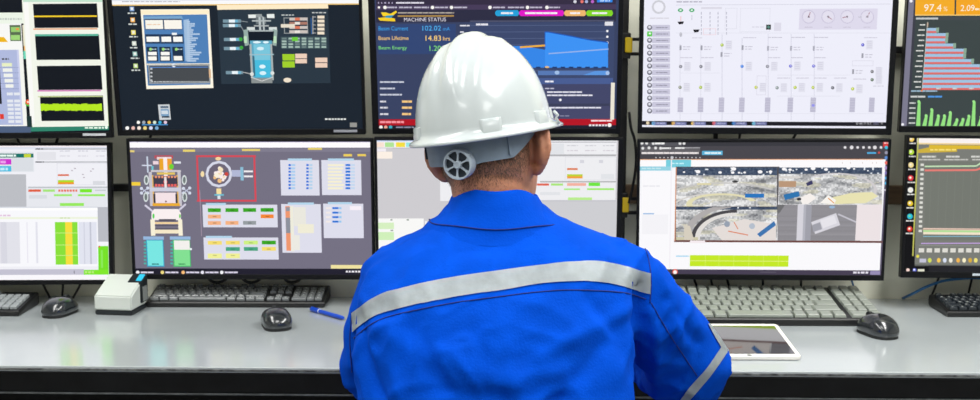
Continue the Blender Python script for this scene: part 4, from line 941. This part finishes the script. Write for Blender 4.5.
# neck
B.tube(catmull([hp(0,-.022,.0),hp(0,-.028,-.05),Vector((.004,1.91,1.15+DZP)),Vector((.008,1.90,1.11+DZP)),Vector((.008,1.895,1.07+DZP))],5),[.058]*6+[.060]*5+[.059]*6+[.062]*4,24)
# nose, brow, lips, chin
B.tube([hp(0,.088,.022),hp(0,.100,.0),hp(0,.113,-.020),hp(0,.098,-.030)],[.008,.009,.0125,.008],10)
B.sphere(hp(-.010,.098,-.026),.007); B.sphere(hp(.010,.098,-.026),.007)
B.tube([hp(-.045,.078,.034),hp(-.02,.091,.037),hp(0,.090,.034),hp(.02,.091,.037),hp(.045,.078,.034)],.0075,8)
B.tube([hp(-.022,.084,-.055),hp(0,.094,-.053),hp(.022,.084,-.055)],.0055,8); B.tube([hp(-.02,.083,-.065),hp(0,.091,-.066),hp(.02,.083,-.065)],.006,8)
B.sphere(hp(0,.078,-.102),(.020,.014,.016))
# ears
for s in (-1,1):
    E = HM @ Matrix.Translation((s*.077,-.004,-.006)) @ Matrix.Rotation(R(s*34),4,'Z') @ Matrix.Rotation(R(-8),4,'X') @ Matrix.Scale(1.2,4)
    ep = lambda x,y,z: E @ Vector((s*x,y,z))
    rim = [ep(.004,.016,-.006),ep(.010,.014,.018),ep(.014,.002,.032),ep(.017,-.014,.028),ep(.018,-.022,.010),ep(.016,-.020,-.010),ep(.010,-.010,-.026),ep(.004,.002,-.034),ep(.0,.010,-.028)]
    B.tube(catmull(rim,5),.0052,8)
    B.sphere(ep(.008,-.006,.0),(.0075,.019,.028),M=E.to_3x3().to_4x4())
    B.sphere(ep(.004,.001,-.029),(.006,.009,.009))
for a, r_ in ((armL,armLr),(armR,armRr)):
    P = catmull([Vector(p)+Vector((0,0,DZP*.6)) for p in a], 4)
    B.tube(P, [max(.026, .044-.018*i/(len(P)-1)) for i in range(len(P))], 16)
for s in (-1,1):
    B.tube(catmull([(s*.09,1.72,.56),(s*.11,1.95,.57),(s*.13,2.2,.56),(s*.135,2.235,.50),(s*.13,2.22,.30),(s*.13,2.21,.12)],4), [.07]*9+[.055]*12, 12)
def hand(wrist, ang, s):
    # palm down on the desk; s = +1 right hand (thumb towards the left)
    Mx = Matrix.Translation(wrist) @ Matrix.Rotation(ang,4,'Z')
    hpnt = lambda x,y,z: Mx @ Vector((x*s,y,z))
    P0 = Vector(wrist)
    B.tube([hpnt(0,-.03,.002),hpnt(0,0,0)],[.026,.024],14)
    B.loft([[hpnt(w_*math.cos(t), y, z+h*math.sin(t)) for t in [2*PI*i/16 for i in range(16)]] for y,w_,h,z in ((-.012,.022,.016,0),(.01,.030,.016,-.001),(.04,.038,.015,-.002),(.07,.041,.0135,-.003),(.086,.038,.010,-.006))])
    for x0,l,spread in ((-.028,.068,-.10),(-.0095,.078,-.03),(.010,.073,.04),(.028,.058,.12)):
        pts = [(x0,.070,-.004),(x0+spread*.25*l,.080+l*.30,.001),(x0+spread*.7*l,.078+l*.70,-.009),(x0+spread*l,.074+l*.95,-.020)]
        B.tube(catmull([hpnt(*q_) for q_ in pts],3),[.0092]*4+[.0085]*3+[.0078,.0074,.006],10)
    pts = [(-.022,.012,-.004),(-.046,.038,-.010),(-.056,.060,-.014),(-.056,.078,-.018)]
    B.tube(catmull([hpnt(*q_) for q_ in pts],3),[.014,.013,.012,.0115,.011,.0105,.010,.010,.009,.007],10)
hand(Vector((-.068,2.425,.788)), R(-18), -1)
hand(Vector((.200,2.41,.788)), R(22), 1)
bmh = remesh(B, 'person', .0034, 4)
person = link_mesh('person', bmh, M_skin)
tag(person, 'person seen from behind in blue coverall and white hard hat, arms on the desk', 'person')
jk = link_mesh('coverall', jm, M_jacket, person)

def decal(name, rows, m, parent, thick=.0012):
    # rows: list of (left px, right px) pairs walked along the strip
    bm = bmesh.new(); grid = []
    for (a, b, k) in rows:
        col = [hit(a[0]+(b[0]-a[0])*t/k, a[1]+(b[1]-a[1])*t/k, .0022) for t in range(k+1)]
        if any(c_ is None for c_ in col): continue
        grid.append([bm.verts.new(c_) for c_ in col])
    for g0, g1 in zip(grid, grid[1:]):
        for i in range(len(g0)-1): bm.faces.new((g0[i],g0[i+1],g1[i+1],g1[i]))
    bmesh.ops.solidify(bm, geom=list(bm.faces), thickness=thick)
    bmesh.ops.recalc_face_normals(bm, faces=bm.faces)
    me = bpy.data.meshes.new(name); bm.to_mesh(me); bm.free()
    me.polygons.foreach_set('use_smooth',[True]*len(me.polygons)); me.set_sharp_from_angle(angle=R(50))
    return link_mesh(name, me, m, parent)
def lerp_pl(pl, n):
    P = catmull([(x,y,0) for x,y in pl], 12); L_ = [0]
    for a,b in zip(P,P[1:]): L_.append(L_[-1]+(b-a).length)
    out = []; k = 0
    for i in range(n+1):
        s = L_[-1]*i/n
        while k < len(L_)-2 and L_[k+1] < s: k += 1
        t = (s-L_[k])/((L_[k+1]-L_[k]) or 1); q_ = P[k].lerp(P[k+1], t); out.append((q_.x,q_.y))
    return out
up_ = lerp_pl([(352.5,313),(373,299),(395,290),(450,278),(505,270),(540,265.5),(573,262),(606,262.5),(650,273.5)],90)
lo_ = lerp_pl([(353,332),(373,317.5),(395,310),(450,298),(505,290),(540,284),(573,281.6),(606,283),(650,294)],90)
decal('reflective_stripe', [(a,b,5) for a,b in zip(up_,lo_)], M_tape, jk)
a_ = lerp_pl([(677,404),(690,386),(706,368),(721,346)],24); b_ = lerp_pl([(686,404),(698,390),(712,373),(728,350)],24)
decal('sleeve_stripe', [(a,b,3) for a,b in zip(a_,b_)], M_tape, jk)
a_ = lerp_pl([(720,347),(713.5,336),(707,324)],12); b_ = lerp_pl([(727,350),(718,336),(709.5,324)],12)
decal('sleeve_stripe', [(a,b,2) for a,b in zip(a_,b_)], M_tape, jk)
def seam(pl, r_=.0011, n=70):
    pts = [hit(x,y,.0004) for x,y in lerp_pl(pl,n)]; pts = [p_ for p_ in pts if p_ is not None]
    if len(pts) > 3: MB().tube(pts, r_, 6).build('seam', M_seam, jk, smooth=True)
seam([(354,338),(372,324),(395,315),(450,303.5),(505,296),(538,292),(573,290),(622,292.5),(646,299)])
seam([(641,238),(648,258),(651,280),(650,303)],n=40)
seam([(651,303),(668,332),(697,376)],n=40)
seam([(352,312),(350,340),(352,372)],n=30)

# collar
cc = [(1.090,.130,.104,1.902,0),(1.108,.114,.094,1.904,0),(1.114,.109,.093,1.904,0),(1.120,.101,.088,1.905,0),(1.145,.084,.084,1.909,0),(1.166,.073,.080,1.913,0),(1.171,.070,.077,1.914,0),(1.169,.066,.073,1.914,0),(1.145,.071,.071,1.911,0),(1.11,.078,.074,1.905,0)]
def cring(z,a,b,cy,_,x=.010,n=40):
    out = []
    for i in range(n):
        t = 2*PI*i/n; y = math.sin(t)*b
        out.append((x+a*math.cos(t)-(.002 if z>1.15 else 0), cy+y, z+DZP+ (-.018*(y/b if y>0 else 0)) + .0015*math.sin(5*t)- max(0,min(1,(z-1.115)/.03))*.017*math.cos(t)**4))
    return out
col = MB().loft([cring(*q_) for q_ in cc], cap=False).build('collar', M_jacket, jk, smooth=True)
pl = [cring(1.114,.110,.0938,1.904,0)[i] for i in range(20,41) if i < 40]
MB().tube(pl,.0011,6).build('seam', M_seam, jk, smooth=True)

# eyes, hair
for s in (-1,1):
    e_ = MB().sphere(hp(s*.031,.076,.012),.0125).build('eye', M_eye, person, smooth=True)
    MB().sphere(hp(s*.031,.0865,.012),(.0045,.0035,.0045)).build('iris', M_strapd, e_, smooth=True)
HI = HM.inverted()
BH = BVHTree.FromPolygons([v.co.copy() for v in bmh.vertices], [list(p.vertices) for p in bmh.polygons])
hb = bmesh.new(); rnd = random.Random(5)
for k in range(38000):
    th = rnd.uniform(-PI,PI); z = rnd.uniform(-.088,.05)
    dirn = Vector((math.sin(th), -math.cos(th), 0))      # th=0 rear
    at = abs(th)
    if at > 2.0: continue
    low = -.060 - .012*math.cos(at*1.5) if at < 1.2 else (-.050 if at < 1.36 else .0)
    fade = (z-low)/.045
    if fade < 0 or rnd.random() > fade**.8: continue
    o_ = HM @ (Vector((0,0,z)) + dirn*.2); d_ = (HM.to_3x3() @ -dirn).normalized()
    loc, n, i, t = BH.ray_cast(o_, d_)
    if loc is None: continue
    q_ = HI @ loc
    if math.hypot(q_.x, q_.y) > .104 or (at > 1.15 and abs(q_.x) > .082): continue
    l = .0025 + .0035*min(1,max(0,fade)); down = (Vector((0,0,-1)) + n*.45 + Vector((rnd.uniform(-.3,.3),rnd.uniform(-.3,.3),rnd.uniform(-.2,.2)))).normalized()
    sd = n.cross(down).normalized()*.00026
    hb.faces.new([hb.verts.new(loc-sd), hb.verts.new(loc+sd), hb.verts.new(loc+n*.0006+down*l)])
hm_ = bpy.data.meshes.new('hair'); hb.to_mesh(hm_); hb.free(); link_mesh('hair', hm_, M_hair, person)

# hard hat (local frame: x right, y front, z up; origin at the rim plane)
HT = Matrix.Translation(HC) @ Matrix.Rotation(R(-22),4,'Z') @ Matrix.Rotation(R(-8.5),4,'Y') @ Matrix.Rotation(R(1),4,'X') @ Matrix.Translation((-.0075,.004,.0))
A_, Bb, HH = .1095, .130, .156
ZB = -.002
def dome(th, f, out=0.):
    # th 0 = +x, f 0 rim .. 1 crown ; returns local point
    ph = f*PI/2; cr = math.cos(ph)**.92; z = HH*math.sin(ph)**1.0
    x = (A_+out)*cr*math.cos(th); y = (Bb+out)*cr*math.sin(th)
    # raised centre ridge and two flanking creases, front to back
    h = math.sin(ph); rg = 1/(1+math.exp(-(h-.42)/.06))
    k = .0070*math.exp(-(x/.016)**4)*rg + .0028*(math.exp(-((abs(x)-.040)/.010)**2))*rg*(1 if h < .93 else .6)
    nrm = Vector((x/(A_**2), y/(Bb**2), z/(HH**2))).normalized()
    sf = 1/(1+math.exp((h-.62)/.05)); sid = -.0022*math.exp(-((th % PI - PI*.5)/.30)**4)*0
    return Vector((x,y,z)) + nrm*(k+out*(h if out else 0)+sid)
N = 128; rings = []
def brimr(ext, z, dipf=0):
    out = []
    for i in range(N):
        th = 2*PI*i/N; fr = max(0,math.sin(th)); e = ext*(1+ 3.2*fr**3)
        out.append(Vector(((A_+e)*math.cos(th), (Bb+e)*math.sin(th), z - .010*fr**3*(ext>0) )))
    return out
rings += [[dome(2*PI*i/N, f, -.003) for i in range(N)] for f in (.995,.9,.75,.6,.45,.3,.15,.03)]
rings += [brimr(.004,-.006), brimr(.0105,-.011), brimr(.0135,-.0105), brimr(.0145,-.008), brimr(.0125,-.0045), brimr(.006,-.001), brimr(.002,.003)]
rings += [[dome(2*PI*i/N, f) for i in range(N)] for f in [.03+.965*j/44 for j in range(45)]]
hat = MB(); hat.loft(rings, cap=True)
hatm = hat.mesh('hard_hat', smooth=True); hatm.transform(HT)
hato = link_mesh('hard_hat', hatm, M_hat, person); hato['label'] = 'white hard hat with a raised centre ridge'
def hatpart(name, mb, m, **k):
    me = mb.mesh(name, **k); me.transform(HT); return link_mesh(name, me, m, hato)
for th in (R(-90-48), R(-90+32), R(-90+82), R(90+52), R(90-52)):
    b = MB(); n = 9; rr = []
    for zi,(zz_,o_) in enumerate(((-.002,.001),(-.002,.0050),(.004,.0056),(.018,.0044),(.0205,.0034),(.0215,-.001))):
        row = []
        for j in range(n+1):
            t = th + (j/n-.5)*.31; f = math.asin(max(0,min(1,max(zz_,.0)/HH)))/(PI/2)
            pnt = dome(t, f); od = Vector((math.cos(t),math.sin(t),0)); edge = 1 if 0 < j < n else .0
            row.append(pnt + od*o_*(edge if edge else 0.05) + Vector((0,0,min(zz_,0))))
        rr.append(row)
    b.loft(rr, cap=False, closed=False)
    hatpart('accessory_slot', b, M_hat, angle=R(50))
# clip at the right rim
t = R(-90+97); c0 = Vector(((A_+.012)*math.cos(t),(Bb+.012)*math.sin(t),.004))
hatpart('rim_clip', MB().tube([c0+Vector((-.002,0,.012)),c0+Vector((.004,0,.004)),c0,c0+Vector((.005,0,-.010))],.0028,8), M_hat, smooth=True)
# headband
def band(th, z, off): 
    return Vector(((.094+off)*math.cos(th), (.112+off)*math.sin(th), z))
b = MB(); rows = []
n = 60
for i in range(n+1):
    t = i/n; az = -80+174*t; th = R(-90+az)      # -78 left .. 78 right
    a = abs(az)
    top = -.006 if -58 < az < 52 else .004; bot = -.046
    if az > 50: bot = -.046 + (az-50)/44*.046
    if az < -52: bot = -.046 + (-az-52)/26*.016
    if a < 20: bot -= .006*(1-a/20)
    rows.append([band(th,top,0), band(th,top,.0025), band(th,(top+bot)/2,.0028), band(th,bot,.002), band(th,bot,-.0005)])
b.loft(rows, cap=True); hatpart('headband', b, M_strap, angle=R(45))
for az in (47,-60):
    th = R(-90+az); rows = []
    for j in (-1,1):
        rows.append([band(th+j*.022,-.003,.002),band(th+j*.022,-.003,.0058),band(th+j*.022,-.041 if az>0 else -.034,.0058),band(th+j*.022,-.041 if az>0 else -.034,.002)])
    hatpart('strap_buckle', MB().loft(rows), M_strap if az>0 else M_strapd, angle=R(40))
# ratchet knob
th = R(-90-.3); kc = band(th,-.043,.001); nx = Vector((math.cos(th)/.088, math.sin(th)/.109, -.5)).normalized(); 
ux = Vector((0,0,1)).cross(nx).normalized(); uy = nx.cross(ux).normalized()
kp = lambda a, r_, h_: kc + ux*math.cos(a)*r_ + uy*math.sin(a)*r_ + nx*h_
b = MB(); b.loft([[kp(2*PI*i/48,r_,h_) for i in range(48)] for r_,h_ in ((.024,-.004),(.0245,.012),(.0235,.0165),(.0212,.0165),(.0205,.010),(.004,.010))]); hatpart('ratchet_knob', b, M_knob, angle=R(35))
b = MB(); b.loft([[kp(2*PI*i/48,r_,h_) for i in range(48)] for r_,h_ in ((.0206,.0095),(.0206,.0106),(.001,.0106))]); hatpart('knob_recess', b, M_strapd)
b = MB(); b.loft([[kp(2*PI*i/24,r_,h_) for i in range(24)] for r_,h_ in ((.0065,.010),(.0062,.0168),(.0045,.0175),(.0040,.0165),(.001,.0165))]); hatpart('knob_hub', b, M_knob, angle=R(40))
for k in range(6):
    a = R(18+60*k); b = MB()
    b.loft([[kp(a-w_,r_,h_), kp(a+w_,r_,h_), kp(a+w_,r_,h_-.003), kp(a-w_,r_,h_-.003)] for r_,w_,h_ in ((.0045,.34,.0155),(.011,.11,.0150),(.017,.08,.0152),(.0212,.16,.0160))])
    hatpart('knob_spoke', b, M_knob, angle=R(40))

# boots
for s in (-1,1):
    MB().loft([sup(s*.13, 2.26, z, w_, w_, lf, lb, 24) for z,w_,lf,lb in ((.001,.045,.12,.10),(.02,.05,.125,.105),(.05,.048,.115,.10),(.08,.045,.06,.09),(.12,.05,.02,.085),(.19,.052,.012,.08))]).build('boot', M_boot, person, smooth=True)

# office chair (below the picture)
ch = empty('office_chair', (0,1.72,0)); tag(ch, 'black swivel chair the worker in blue sits on, mostly below the frame', 'chair')
MB().box(-.24,.24,-.22,.24,.395,.462,.03,4).build('seat', M_chair, ch, smooth=True)
MB().box(-.20,.20,-.235,-.20,.52,.74,.015,3).build('backrest', M_chair, ch, smooth=True)
MB().box(-.03,.03,-.25,-.236,.40,.64,.004).box(-.03,.03,-.25,-.10,.385,.397,.004).build('back_bracket', M_metal, ch)
MB().cyl((0,0,.09),(0,0,1),.028,.024,.305).build('gas_column', M_metal, ch, angle=R(40))
for k in range(5):
    a = R(90+72*k); ca, sa = math.cos(a), math.sin(a)
    l = MB().tube([(ca*.02,sa*.02,.11),(ca*.28,sa*.28,.075)],[.022,.014],10).build('leg', M_metal, ch, angle=R(40))
    MB().cyl((ca*.285-sa*.012,sa*.285+ca*.012,.029),(sa,-ca,0),.028,.028,.024,20).cyl((ca*.285,sa*.285,.029),(0,0,1),.006,.006,.04,10).build('caster', M_back, l, angle=R(40))
